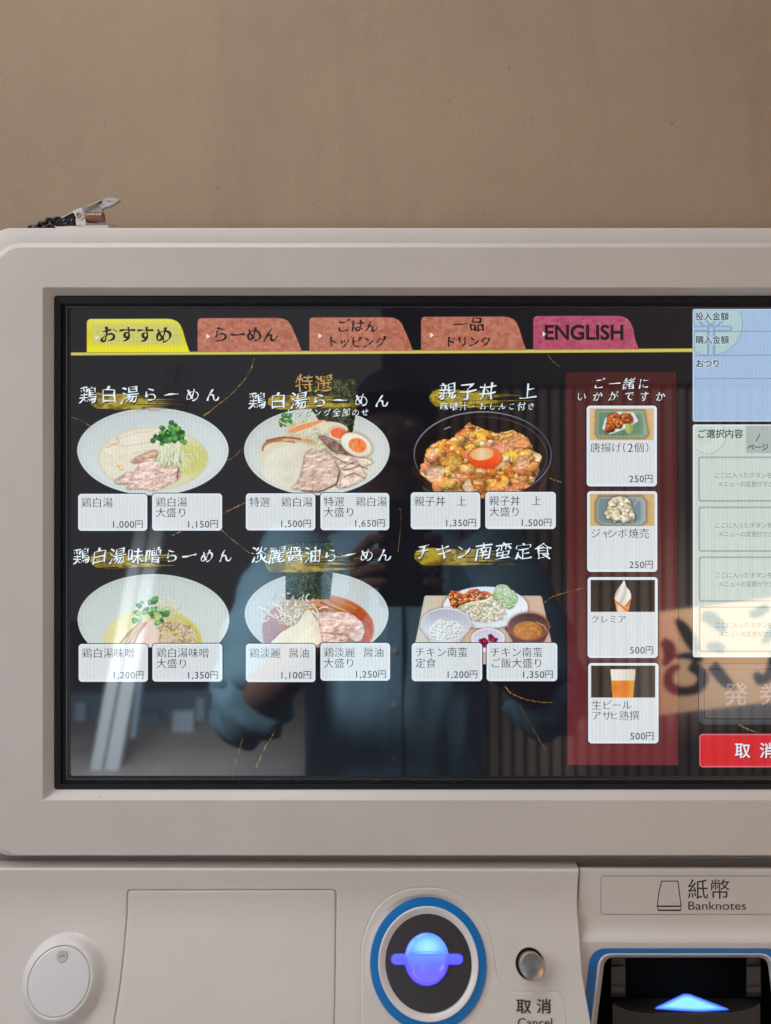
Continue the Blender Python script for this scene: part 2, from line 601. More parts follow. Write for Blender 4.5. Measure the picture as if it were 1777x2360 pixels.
# top edge rolls back
te = np.clip((GZ - (zt - .0012)) / .0012, 0, 1)
GY = GY + .0012 * (1 - np.sqrt(np.clip(1 - te * te, 0, 1)))
re_ = np.clip((GX - (seamx(GZ) - .0009)) / .0009, 0, 1)
GY = GY + .0009 * (1 - np.sqrt(np.clip(1 - re_ * re_, 0, 1)))
btn_c = PS(1222, 2222)
bt_t = tt(btn_c[2])
rb = np.hypot(GX - btn_c[0], TG - bt_t)
rows, cols = GX.shape
idx = np.arange(rows * cols).reshape(rows, cols)
quads = np.stack([idx[:-1, :-1], idx[1:, :-1], idx[1:, 1:], idx[:-1, 1:]], -1).reshape(-1, 4)
cen = lambda A: ((A[:-1, :-1] + A[1:, 1:]) / 2).ravel()
cdd, cdp, crb = cen(dd), cen(dp), cen(rb)
HOLE_R = .0098
keep = crb > HOLE_R
groups = {'access_door': (cdd < 0) & keep, 'coin_unit_plate': (cdp < 0) & (cdd >= 0) & keep, 'front_panel': (cdd >= 0) & (cdp >= 0) & keep}
allv = np.stack([GX, GY, GZ], -1).reshape(-1, 3)


def submesh(name, q, V, mat, parent, smooth=True):
    u, inv = np.unique(q, return_inverse=True)
    return mk(name, V[u], inv.reshape(q.shape), mat, parent, smooth=smooth)


for nm, msk in groups.items():
    submesh(nm, quads[msk], allv, MAT['plastic'], machine)
# edges of the body turning back into the machine
te_v = np.concatenate([np.stack([GX[0], GY[0], GZ[0]], -1), np.stack([GX[0], GY[0] * 0 + .019, GZ[0] + .0002], -1)])
n0 = cols
mk('panel_return', np.concatenate([te_v, np.stack([GX[:, -1], GY[:, -1], GZ[:, -1]], -1), np.stack([GX[:, -1], GY[:, -1] * 0 + .016, GZ[:, -1]], -1)]),
   [(k, k + 1, n0 + k + 1, n0 + k) for k in range(n0 - 1)] + [(2 * n0 + k, 2 * n0 + k + 1, 2 * n0 + rows + k + 1, 2 * n0 + rows + k) for k in range(rows - 1)], MAT['plastic'], machine)

# round lock cover, lower left
MAT['lockrim'] = plain('lock_rim_plastic', (.74, .715, .70), .3)
lc = PS(146, 2257)
AL = float(slope(lc[2]))
fr = frame_at(lc, AL)
lathe('lock_cover', [(.0285, -.0006), (.0276, .0001), (.0268, .0007), (.0260, .0017), (.0250, .0035), (.0240, .0052), (.0230, .0064), (.0220, .0071), (.0211, .0073), (.0206, .0070), (.0203, .0064)], fr, MAT['lockrim'], machine)
cov = lathe('lock_disc', [(.0202, .0060), (.0202, .0070), (.0199, .00735), (.0190, .0075), (1e-7, .0075)], fr, MAT['plastic2'], machine)
kq = fr(np.array([[0.0026 * 0, 0, 0]]))[0]
lk = PS(144.6, 2203, .0068)
fr2 = frame_at(lk, AL)
lock = lathe('lock', [(.0037, -.0004), (.0037, .0011), (.0035, .0013), (.0012, .00125), (1e-7, .0012)], fr2, MAT['steel'], cov, n=40)
s_ = fr2(np.array([[-.0020, -.0004, .00135], [.0020, .0002, .00135], [.0020, .0006, .00135], [-.0020, 0, .00135]]))
mk('keyway', s_, [(0, 1, 2, 3)], MAT['dark'], cov)

# coin opening
frc = frame_at(cc + np.array([0, -math.cos(AC), math.sin(AC)]) * (RO - .0002), AC)
R1, R2, R3 = mm_(133.0), mm_(114.5), mm_(98.8)
lathe('blue_ring', [(R1 + .0002, .0001), (R1, .0009), (R1 - .0002, .0010), (R2, .0010)], frc, MAT['blue'], machine, n=160)
lathe('ring_lip', [(R2 + .0002, .0008), (R2, .0016), (R2 - .0005, .0019), (R2 - .0012, .0017), (R3 + .0008, .0002), (R3, -.0006)], frc, MAT['lockrim'], machine, n=160)
MAT['coinblack'] = plain('coin_plate_black', tuple(S(58, 52, 55)), .38, bump=.1, bscale=2500)
lathe('coin_plate', [(R3 + .0003, -.0006), (R3 - .0002, .0004), (R3 - .001, .0005), (1e-7, .0005)], frc, MAT['coinblack'], machine, n=160)

# cancel button in its socket
frb = frame_at(btn_c, float(slope(btn_c[2])))
lathe('button_socket', [(HOLE_R + .0012, -.0002), (HOLE_R + .0010, .0002), (HOLE_R + .0003, .0002), (HOLE_R - .0002, -.0004), (HOLE_R - .0003, -.008)], frb, MAT['plastic'], machine)
lathe('socket_floor', [(HOLE_R + .001, -.0045), (1e-7, -.0045)], frb, MAT['dark'], machine, smooth=False)


def steel_radial():
    m, nt, b = nodes_of('turned_steel')
    L = nt.links.new
    g = N(nt, 'ShaderNodeNewGeometry')
    vm = N(nt, 'ShaderNodeVectorMath', operation='SUBTRACT'); vm.inputs[1].default_value = tuple(btn_c)
    L(g.outputs['Position'], vm.inputs[0])
    ln = N(nt, 'ShaderNodeVectorMath', operation='LENGTH'); L(vm.outputs[0], ln.inputs[0])
    wv = N(nt, 'ShaderNodeMath', operation='MULTIPLY'); wv.inputs[1].default_value = 14000; L(ln.outputs['Value'], wv.inputs[0])
    sn = N(nt, 'ShaderNodeMath', operation='SINE'); L(wv.outputs[0], sn.inputs[0])
    bp = N(nt, 'ShaderNodeBump', i_Strength=.25, i_Distance=.0001); L(sn.outputs[0], bp.inputs['Height']); L(bp.outputs['Normal'], b.inputs['Normal'])
    b.inputs['Base Color'].default_value = (.60, .535, .475, 1)
    b.inputs['Metallic'].default_value = 1
    b.inputs['Roughness'].default_value = .25
    return m


MAT['turned'] = steel_radial()
BR = .0080
lathe('cancel_button', [(BR, -.004), (BR, .0086), (BR - .0003, .0091), (BR - .0009, .0093), (.004, .00925), (1e-7, .0092)], frb, MAT['turned'], machine, n=80)

# ------------------------------------------------------------------ banknote section, right
def strip(name, profile, xL, xR, mat, parent, nx=2):
    """profile: (photo row, depth) pairs; xL(row) left pixel"""
    V, F = [], []
    for py, y in profile:
        z = float(P(1500, py, y)[2])
        for k in range(nx):
            t = k / (nx - 1)
            V.append((xL(z) * (1 - t) + xR * t, y, z))
    for i in range(len(profile) - 1):
        for k in range(nx - 1):
            a = i * nx + k
            F.append((a, a + nx, a + nx + 1, a + 1))
    return mk(name, V, F, mat, parent, smooth=True)


XR = X(2262)
bx = lambda z: float(seamx(z)) + .0009
pf = [(1996, .018), (1998.5, .0060), (2000, .0036), (2002, .0025), (2004.5, .0021), (2010, .0020), (2100, .0020), (2128, .0018), (2140, .0012), (2150, -.0002), (2158, -.0020), (2164, -.0034), (2169, -.0042), (2173, -.0046)]
strip('note_header', pf, bx, XR, MAT['plastic'], machine)


def qloop(tl, tr, br, bl, r, y, n=8):
    """rounded quadrilateral through four photo pixels (clockwise), on plane y"""
    c = [np.array(q, float) for q in (tl, tr, br, bl)]
    out = []
    for i in range(4):
        p, a, b = c[i], c[i - 1], c[(i + 1) % 4]
        u = (a - p) / np.linalg.norm(a - p); v = (b - p) / np.linalg.norm(b - p)
        s, e = p + u * r, p + v * r
        for k in range(n + 1):
            t = k / n
            out.append((1 - t) ** 2 * s + 2 * t * (1 - t) * p + t * t * e)
    out = np.array(out)
    return P(out[:, 0], out[:, 1], y)


NY = -.0046
MAT['bay'] = plain('bay_black', (.004, .004, .006), .9, spec=.1)
BC = 1581
q = lambda x, t, b, dx: ((x, t), (2 * BC - x, t), (2 * BC - x + dx, b), (x - dx, b))
loops('note_surround', [qloop((1300, 2173), (2240, 2173), (2240, 2560), (1300, 2560), 1, NY), qloop(*q(1362, 2186, 2540, 42), 36, NY)], MAT['plastic'], machine)
loops('blue_border', [qloop(*q(1362, 2186, 2540, 42), 36, NY - .0002), qloop(*q(1362.5, 2186.6, 2539, 42), 36, NY - .0007), qloop(*q(1381, 2197.6, 2529, 40), 30, NY - .0007)], MAT['blue'], machine)
loops('opening_lip', [qloop(*q(1381, 2197.6, 2529, 40), 30, NY - .0007), qloop(*q(1383, 2199, 2527, 40), 29, NY - .0012), qloop(*q(1386, 2201, 2524, 40), 27, NY - .0010), qloop(*q(1394, 2206.5, 2518, 38), 22, NY + .006)], MAT['plastic2'], machine)
loops('note_bay', [qloop(*q(1394, 2206.5, 2518, 38), 22, NY + .006), qloop(*q(1399, 2209, 2512, 36), 18, NY + .0235)], MAT['bay'], machine, cap=True)
for sx in (0, 1):
    f_ = lambda x: x if sx == 0 else 2 * BC - x
    x0, x1 = sorted((f_(1408), f_(1442)))
    bm = bmesh.new()
    pr = [(2200, NY + .012), (2226, NY + .010), (2227, NY + .007), (2270, NY + .006), (2273, NY + .0045), (2287, NY + .0045), (2298, NY + .010), (2298, NY + .022), (2200, NY + .022)]
    sd = []
    for xx in (x0, x1):
        sd.append([bm.verts.new(P(xx, py, y)) for py, y in pr])
    for k in range(len(pr)):
        bm.faces.new((sd[0][k], sd[0][(k + 1) % len(pr)], sd[1][(k + 1) % len(pr)], sd[1][k]))
    bm.faces.new(sd[0]); bm.faces.new(sd[1])
    bm_obj('note_guide', bm, MAT['guide'], machine, bevel=.0007)
# tray with a curved lip
tp_, tf_ = [], []
n_ = 24
for k in range(n_ + 1):
    t = k / n_
    xx = 1412 + (1752 - 1412) * t
    e = (2 * t - 1)
    edge = 2338 - 12 * e ** 6 * 1.6 - 6 * e * e
    for py, y in ((2300 + 2 * abs(e), NY + .022), (edge - 2, NY + .0085), (edge, NY + .0078), (edge + 2.5, NY + .0080), (edge + 60, NY + .0088), (edge + 150, NY + .010)):
        tp_.append(P(xx, py, y))
for k in range(n_):
    for j in range(5):
        a = k * 6 + j
        tf_.append((a, a + 1, a + 7, a + 6))
mk('note_tray', np.array(tp_), tf_, MAT['guide'], machine, smooth=True)
# ------------------------------------------------------------------ lettering
_gc = {}


def glyph(ch):
    if ch in _gc: return _gc[ch]
    c = bpy.data.curves.new('g', 'FONT')
    c.body = ch
    c.resolution_u = 5
    c.fill_mode = 'FRONT'
    o = bpy.data.objects.new('g', c)
    COL.objects.link(o)
    bpy.context.view_layer.update()
    me = o.to_mesh()
    V = np.array([v.co[:2] for v in me.vertices]).reshape(-1, 2)
    F = [tuple(p.vertices) for p in me.polygons]
    o.to_mesh_clear()
    bpy.data.objects.remove(o)
    bpy.data.curves.remove(c)
    # outward normal at each outline point
    nrm = np.zeros_like(V)
    if len(V):
        ec = {}
        for f in F:
            a = V[list(f)]
            ar = np.sum(a[:, 0] * np.roll(a[:, 1], -1) - np.roll(a[:, 0], -1) * a[:, 1])
            g = f if ar > 0 else f[::-1]
            for i in range(len(g)):
                ec[(g[i], g[(i + 1) % len(g)])] = 1
        # merge doubles by position for boundary finding
        key = {}
        rep = [key.setdefault((round(v[0], 5), round(v[1], 5)), i) for i, v in enumerate(V)]
        e2 = {}
        for (a, b) in ec:
            e2[(rep[a], rep[b])] = 1
        acc = np.zeros_like(V)
        for (a, b) in e2:
            if (b, a) in e2 or a == b: continue
            d = V[b] - V[a]
            l = np.hypot(*d)
            if l < 1e-7: continue
            n = np.array([d[1], -d[0]]) / l
            acc[a] += n; acc[b] += n
        for i, r in enumerate(rep):
            l = np.hypot(*acc[r])
            if l > 1e-6: nrm[i] = acc[r] / l * min(1.5, 1 / max(.55, l / 2))
    _gc[ch] = (V, F, nrm)
    return _gc[ch]


STY = {  # outline change x, y; slant; rise; wobble
    'digit': (.006, .004, 0, 0, 0),
    'goth': (0, 0, 0, 0, 0), 'bold': (.014, .014, 0, 0, 0), 'light': (-.003, -.003, 0, 0, 0),
    'min': (.000, -.012, 0, 0, 0), 'brush': (.006, -.010, .05, .11, .030), 'brushb': (.024, .006, .03, .06, .03), 'brushs': (.002, -.008, .08, .10, .028)}
_rng = random.Random(5)


def layout(s, x, yc, size, pitch, sty, kana=1.0, fit=None):
    """glyphs of s from pixel x, centred on row yc; returns verts in pixels and faces"""
    ox, oy, sl, rise, wob = STY[sty]
    VV, FF, n = [], [], 0
    for ch in s:
        if ch == '　' or ch == ' ':
            x += pitch if ch == '　' else pitch * .5
            continue
        V, F, nr = glyph(ch)
        full = ord(ch) > 0x2fff
        k = 1.0
        if full and kana != 1.0 and 0x3040 <= ord(ch) <= 0x30ff and ch != 'ー': k = kana
        G = V + nr * np.array([ox, oy])
        c = np.array([.5, .38])
        if not full:
            c = np.array([(V[:, 0].max() + V[:, 0].min()) / 2, .36])
        if wob: G = G + nr * (.021 * np.sin(V[:, 0] * 9 + V[:, 1] * 6.5 + n))[:, None]
        G = (G - c) * k
        if wob:
            a = _rng.uniform(-1, 1)
            G = G + np.stack([wob * np.sin(G[:, 1] * 6 + a * 3), wob * np.sin(G[:, 0] * 5 + a * 5)], -1)
            G = G @ np.array([[1, rise + a * .03], [sl + a * .03, 1]])
        adv = pitch if full else pitch * (.52 if ch not in ',.' else .27)
        gx = x + adv / 2 + G[:, 0] * size
        gy = yc - G[:, 1] * size
        VV.append(np.stack([gx, gy], -1))
        FF += [tuple(i + n for i in f) for f in F]
        n += len(V)
        x += adv
    return np.concatenate(VV), FF, x


TEXTS = []


def text(name, parts, layer, color, parent, mat=None, plane=None, depth_off=0):
    """parts: list of (string, x, yc, size, pitch, style[, kana])"""
    VV, FF, n = [], [], 0
    for p in parts:
        V, F, _ = layout(*p)
        VV.append(V); FF += [tuple(i + n for i in f) for f in F]; n += len(V)
    V = np.concatenate(VV)
    W = P(V[:, 0], V[:, 1], LY(layer)) if plane is None else plane(V)
    return mk(name, W, FF, mat or MAT['lcd'], parent, col=None if mat else color)


def rprice(s, xr, yc, h=15.5):
    """price figures, right aligned at pixel xr"""
    out = []
    x = xr - 19.5
    out.append(('円', x, yc, 21, 19.5, 'goth'))
    for ch in reversed(s):
        wd = 6.0 if ch == ',' else 12.2
        x -= wd
        V, F, nr = glyph(ch)
        out.append((ch, x + (wd - (11.8 * (.27 if ch == ',' else .52) / .52)) / 2, yc + .8, 22, 22.6, 'digit'))
    return out


# ------------------------------------------------------------------ picture painter (numbers only, becomes coloured mesh)
class Painter:
    def __init__(self, Z, x0, y0, x1, y1, step, seed=1):
        self.Z = Z
        self.step = step
        nx, ny = int((x1 - x0) / step) + 1, int((y1 - y0) / step) + 1
        self.X, self.Y = np.meshgrid(np.linspace(x0, x1, nx), np.linspace(y0, y1, ny))
        self.img = np.zeros((ny, nx, 3)); self.a = np.zeros((ny, nx))
        self.x0, self.y0 = x0, y0
        self.R = np.random.RandomState(seed)
        self.rnd = random.Random(seed)

    def noise(self, sx, sy=None, oct=4, rough=.55, sub=None):
        sy = sy or sx
        X_, Y_ = (self.X, self.Y) if sub is None else (self.X[sub], self.Y[sub])
        out = np.zeros(X_.shape); amp = 1; tot = 0
        for o in range(oct):
            x = (X_ - self.x0) / sx * 2 ** o + 7.3 * o; y = (Y_ - self.y0) / sy * 2 ** o + 3.1 * o
            T = self.R.rand(67, 71)
            xi, yi = np.floor(x).astype(int), np.floor(y).astype(int)
            fx, fy = x - xi, y - yi
            fx = fx * fx * (3 - 2 * fx); fy = fy * fy * (3 - 2 * fy)
            g = lambda a, b: T[b % 67, a % 71]
            v = (g(xi, yi) * (1 - fx) + g(xi + 1, yi) * fx) * (1 - fy) + (g(xi, yi + 1) * (1 - fx) + g(xi + 1, yi + 1) * fx) * fy
            out += v * amp; tot += amp; amp *= rough
        return out / tot

    def cells(self, s, jit=.9):
        x, y = self.X / s, self.Y / s
        T = self.R.rand(64, 64, 3)
        xi, yi = np.floor(x).astype(int), np.floor(y).astype(int)
        d1 = np.full(x.shape, 9.); idc = np.zeros(x.shape); d2 = d1.copy()
        for a in (-1, 0, 1):
            for b in (-1, 0, 1):
                q = T[(yi + b) % 64, (xi + a) % 64]
                px = xi + a + .5 + (q[..., 0] - .5) * jit; py = yi + b + .5 + (q[..., 1] - .5) * jit
                d = np.hypot(x - px, y - py)
                m = d < d1
                d2 = np.where(m, d1, np.minimum(d2, d))
                idc = np.where(m, q[..., 2], idc)
                d1 = np.where(m, d, d1)
        return d1, d2, idc

    def ell(self, cx, cy, a, b, rot=0):
        c, s = math.cos(math.radians(rot)), math.sin(math.radians(rot))
        x, y = (self.X - cx), (self.Y - cy)
        u, v = (x * c + y * s) / a, (-x * s + y * c) / b
        r = np.hypot(u, v)
        g = np.hypot(u / a, v / b) / np.maximum(r, 1e-6)
        return (r - 1) / np.maximum(g, 1e-6)

    def poly(self, pts, sm=True, wob=0, ws=30):
        p = smooth_path(pts, 5, True) if sm else np.asarray(pts, float)
        X_, Y_ = self.X, self.Y
        if wob:
            X_ = X_ + (self.noise(ws) - .5) * wob * 2; Y_ = Y_ + (self.noise(ws) - .5) * wob * 2
        return sdpoly(X_, Y_, p)

    def put(self, d, col, soft=None, op=1., setalpha=True):
        soft = soft or self.step * 1.1
        m = np.clip(.5 - d / soft, 0, 1) * op
        col = np.asarray(col, float)
        if col.max() > 1.5: col = col / 255
        self.img = self.img * (1 - m[..., None]) + col * m[..., None]
        if setalpha: self.a = np.maximum(self.a, m)
        return m

    def mixc(self, f, c0, c1, *more):
        cs = [np.array(c, float) / 255 for c in (c0, c1) + more]
        f = np.clip(f, 0, 1) * (len(cs) - 1)
        out = np.zeros(f.shape + (3,))
        for i in range(len(cs)):
            out += np.clip(1 - np.abs(f - i), 0, 1)[..., None] * cs[i]
        return out

    def relief(self, h, k=1.0):
        gy, gx = np.gradient(h)
        s = (-gx * .55 - gy * .83) * -1
        return np.clip(1 + k * -s, .45, 1.6)

    def strokes(self, n, start, vec, wid, cols, curl=.3, seg=5, soft=None, within=None):
        """n thin curved strokes; start(), vec() give position and direction"""
        soft = soft or self.step
        for _ in range(n):
            x, y = start(); dx, dy = vec()
            a = self.rnd.uniform(-curl, curl); c = cols[self.rnd.randrange(len(cols))]
            wd = wid * self.rnd.uniform(.7, 1.25)
            pts = [(x, y)]
            L_ = math.hypot(dx, dy) / seg; an = math.atan2(dy, dx)
            for k in range(seg):
                x += math.cos(an) * L_; y += math.sin(an) * L_; an += a; pts.append((x, y))
            self.line(pts, wd, c, soft, within)

    def line(self, pts, wd, c, soft=None, within=None, op=1.):
        soft = soft or self.step
        pts = np.asarray(pts, float)
        lo, hi = pts.min(0) - wd - soft * 2, pts.max(0) + wd + soft * 2
        i0 = max(0, int((lo[0] - self.x0) / self.step)); i1 = int((hi[0] - self.x0) / self.step) + 2
        j0 = max(0, int((lo[1] - self.y0) / self.step)); j1 = int((hi[1] - self.y0) / self.step) + 2
        sl = (slice(j0, j1), slice(i0, i1))
        Xs, Ys = self.X[sl], self.Y[sl]
        if not Xs.size: return
        d = np.full(Xs.shape, 1e9)
        for (ax, ay), (bx_, by_) in zip(pts[:-1], pts[1:]):
            ex, ey = bx_ - ax, by_ - ay
            t = np.clip(((Xs - ax) * ex + (Ys - ay) * ey) / (ex * ex + ey * ey + 1e-9), 0, 1)
            d = np.minimum(d, np.hypot(Xs - ax - t * ex, Ys - ay - t * ey))
        m = np.clip(.5 - (d - wd / 2) / soft, 0, 1) * op
        sh = np.clip(1.08 - .3 * np.clip(d / (wd / 2 + 1e-6), 0, 1), 0, 2)
        if within is not None: m = m * within[sl]
        self.img[sl] = self.img[sl] * (1 - m[..., None]) + (np.array(c, float) / 255 * sh[..., None]) * m[..., None]
        self.a[sl] = np.maximum(self.a[sl], m)

    def blobs(self, n, pos, r, cols, edge=.75, asp=(.7, 1.)):
        for _ in range(n):
            x, y = pos(); rr = r * self.rnd.uniform(.7, 1.2); k = self.rnd.uniform(*asp)
            c = cols[self.rnd.randrange(len(cols))]; ro = self.rnd.uniform(0, 180)
            i0 = max(0, int((x - rr - 6 - self.x0) / self.step)); i1 = int((x + rr + 6 - self.x0) / self.step) + 2
            j0 = max(0, int((y - rr - 6 - self.y0) / self.step)); j1 = int((y + rr + 6 - self.y0) / self.step) + 2
            sl = (slice(j0, j1), slice(i0, i1))
            if not self.X[sl].size: continue
            cc_, ss = math.cos(math.radians(ro)), math.sin(math.radians(ro))
            u = ((self.X[sl] - x) * cc_ + (self.Y[sl] - y) * ss); v = (-(self.X[sl] - x) * ss + (self.Y[sl] - y) * cc_) / k
            d = np.hypot(u, v) - rr
            m = np.clip(.5 - d / self.step, 0, 1)
            sh = 1.12 - (1 - edge) * np.clip(1 + d / rr, 0, 1) ** 2 + (.15 * (-(self.Y[sl] - y) / rr))
            self.img[sl] = self.img[sl] * (1 - m[..., None]) + np.clip(np.array(c, float) / 255 * sh[..., None], 0, 1) * m[..., None]
            self.a[sl] = np.maximum(self.a[sl], m)

    def pile(self, n, inside, r, cols, gloss=.25, asp=(.6, 1.), box=None, shade=.5, dark=.45, order=True):
        # overlapping rounded pieces, each lit from the upper left in the picture and dropping a small shadow
        ny, nx = self.X.shape
        P_ = []
        tries = 0
        while len(P_) < n and tries < n * 60:
            tries += 1
            j, i = self.rnd.randrange(ny), self.rnd.randrange(nx)
            if inside[j, i] < -r * .35:
                P_.append((self.Y[j, i], self.X[j, i]))
        if order: P_.sort()
        for y, x in P_:
            rr = r * self.rnd.uniform(.55, 1.25); k = self.rnd.uniform(*asp); c = np.array(cols[self.rnd.randrange(len(cols))], float) / 255
            th = math.radians(self.rnd.uniform(-40, 40)); m1 = rr * 1.5 + 8
            i0 = max(0, int((x - m1 - self.x0) / self.step)); i1 = int((x + m1 - self.x0) / self.step) + 2
            j0 = max(0, int((y - m1 - self.y0) / self.step)); j1 = int((y + m1 - self.y0) / self.step) + 2
            sl = (slice(j0, j1), slice(i0, i1))
            Xs, Ys = self.X[sl] - x, self.Y[sl] - y
            if not Xs.size: continue
            u = Xs * math.cos(th) + Ys * math.sin(th); v = (-Xs * math.sin(th) + Ys * math.cos(th)) / k
            an = np.arctan2(v, u)
            ph = [self.rnd.uniform(0, 6.28) for _ in range(3)]
            R_ = rr * (1 + .16 * np.sin(2 * an + ph[0]) + .11 * np.sin(3 * an + ph[1]) + .06 * np.sin(5 * an + ph[2]))
            q = np.hypot(u, v) / R_
            sh = np.clip(1.35 - np.hypot(u - rr * .12, v - rr * .22) / R_, 0, .35) / .35 * dark * (self.a[sl] > .3)
            self.img[sl] *= (1 - sh * (q > .9))[..., None]
            m = np.clip((1 - q) * rr / self.step + .5, 0, 1)
            nz = np.sqrt(np.clip(1 - q * q, 0, 1))
            nxn, nyn = Xs / R_, Ys / R_
            L_ = np.clip(-.35 * nxn - .62 * nyn + .72 * nz, 0, 1.2)
            col = c * (1 - shade + shade * 1.35 * L_)[..., None]
            gl = np.clip(1 - np.hypot(nxn + .32, nyn + .42) / .26, 0, 1) * gloss * self.rnd.random()
            col = col + gl[..., None]
            self.img[sl] = self.img[sl] * (1 - m[..., None]) + np.clip(col, 0, 1) * m[..., None]
            self.a[sl] = np.maximum(self.a[sl], m)

    def meat(self, pts, base=(206, 172, 160), dark=(158, 112, 98), rim=(128, 84, 70), sc=26, rimw=9, wob=5):
        d = self.poly(pts, wob=wob, ws=24)
        f = self.noise(sc, sc * .6, 5)
        ridge = np.abs(self.noise(sc * 1.6, sc * .8, 3) - .5) * 2
        c = self.mixc(np.clip((f - .38) * 1.7 + .42, 0, 1), dark, base, tuple(min(255, v + 26) for v in base))
        c = c * self.relief(f * 9, .2)[..., None]
        c = np.where((ridge < .05)[..., None], c * .93 + .05, c)
        c = c * (1 - .36 * np.clip(1 + d / rimw, 0, 1)[..., None] * (np.clip((self.noise(18) - .3) * 3, 0, 1)[..., None])) + 0
        self.shadow(d, 7)
        self.put(d, np.clip(c, 0, 1))
        return d

    def shadow(self, d, r, op=.45, off=3):
        m = np.clip(1 - np.clip(d, 0, None) / (r * 1.3), 0, 1) ** 1.5 * op * .6 * (self.a > .2)
        self.img = self.img * (1 - m[..., None]) * 1.0 + np.array([.25, .18, .1]) * m[..., None] * .4

    def nori(self, pts):
        d = self.poly(pts, sm=False, wob=3, ws=8)
        f = self.noise(7, 7, 3); g = self.noise(40)
        c = self.mixc(np.clip((f - .35) * 3 + (g - .5), 0, 1), (18, 22, 14), (44, 50, 27), (92, 92, 46))
        self.put(d, c)

    def build(self, name, layer, parent, grain=.018, alpha=True):
        Z = self.Z
        img = np.clip(self.img + (self.R.rand(*self.a.shape)[..., None] - .5) * grain * 2, 0, 1)
        px, py = Z[0] + self.X / Z[2], Z[1] + self.Y / Z[2]
        W = P(px.ravel(), py.ravel(), LY(layer))
        ny, nx = self.a.shape
        idx = np.arange(ny * nx).reshape(ny, nx)
        q_ = np.stack([idx[:-1, :-1], idx[1:, :-1], idx[1:, 1:], idx[:-1, 1:]], -1).reshape(-1, 4)
        al = self.a.ravel()
        keep = al[q_].max(1) > .02
        q_ = q_[keep]
        u, inv = np.unique(q_, return_inverse=True)
        rgba = np.concatenate([lin(img).reshape(-1, 3), al[:, None]], 1)[u]
        return mk(name, W[u], inv.reshape(q_.shape), MAT['lcda'] if alpha else MAT['lcd'], parent, col=rgba)


ZC = (130, 840, 2.0825); ZD = (130, 1220, 2.0825); ZE = (900, 840, 3.8744); ZF = (900, 1220, 3.8744)
ZG = (1300, 840, 3.4927); ZH = (1300, 1320, 3.4927); ZA1 = (877, 640, 1.851); ZB1 = (0, 420, 1.851)
SRC = (0, 0, 1.0)

# ------------------------------------------------------------------ lit panel and its flat graphics
pw = [P(*p_, SY) for p_ in ((158, 706), (2080, 700), (2080, 1796), (158, 1796))]
mk('screen_panel', pw, [(0, 1, 2, 3)], MAT['lcd'], machine, col=S(17, 18, 25))


def rr_px(x0, t, x1, b, r, n=6, rs=None):
    rs = rs or (r, r, r, r)
    out = []
    for (cx, cy, a0), rr in zip(((x1, t, -90), (x1, b, 0), (x0, b, 90), (x0, t, 180)), rs):
        sx, sy = (-1 if cx == x1 else 1), (1 if cy == t else -1)
        for k in range(n + 1):
            a = math.radians(a0 + 90 * k / n)
            out.append((cx + sx * rr + rr * math.cos(a), cy + sy * rr + rr * math.sin(a)))
    return np.array(out)


def skew(V):
    """the picture on the panel is turned by a hair against the photograph: keep rows true"""
    return V


def flat(name, outlines, cols, layer, parent, mat=None):
    """nested outlines (pixels) with one colour each, filled in the middle"""
    n = len(outlines[0])
    V = np.concatenate([np.asarray(o, float) for o in outlines])
    C = np.concatenate([np.tile(c, (n, 1)) for c in cols])
    F = []
    for i in range(len(outlines) - 1):
        for k in range(n):
            F.append((i * n + k, i * n + (k + 1) % n, (i + 1) * n + (k + 1) % n, (i + 1) * n + k))
    m = (len(outlines) - 1) * n
    F.append(tuple(m + k for k in range(n)))
    return mk(name, P(V[:, 0], V[:, 1], LY(layer)), F, mat or MAT['lcd'], parent, col=C)


def vgrad(C, V, t, b, ct, cb):
    return C


# dark red column
p_ = Painter(SRC, 1302, 855.5, 1564.8, 1765.2, 3.5, 3)
u_ = (p_.Y - 855) / 910
p_.put(p_.poly([(1302.3, 856), (1561, 855.5), (1564.8, 1765), (1307, 1765.5)], sm=False), p_.mixc(u_, (66, 27, 29), (82, 30, 33), (104, 40, 47)))
p_.build('suggestion_column', 1, machine, alpha=True)

# gold veins of the background picture
def vein(pts, wd=2.2, seed=0):
    rnd = random.Random(seed)
    pts = np.array(pts, float)
    p = smooth_path(pts, 8)
    L_ = len(p)
    V, F, C = [], [], []
    for i in range(L_):
        a, b = p[max(0, i - 1)], p[min(L_ - 1, i + 1)]
        t = (b - a) / (np.hypot(*(b - a)) + 1e-9); nn = np.array([-t[1], t[0]])
        ww = wd * rnd.uniform(.15, 1.2)
        o = nn * rnd.uniform(-.8, .8)
        V += [p[i] + o + nn * ww / 2, p[i] + o - nn * ww / 2]
        k = rnd.random()
        c = S(70 + 110 * k, 58 + 90 * k, 22 + 40 * k)
        C += [c, c]
    F = [(2 * i, 2 * i + 1, 2 * i + 3, 2 * i + 2) for i in range(L_ - 1)]
    V = np.array(V)
    mk('gold_vein', P(V[:, 0], V[:, 1], LY(2)), F, MAT['lcd'], machine, col=np.array(C))


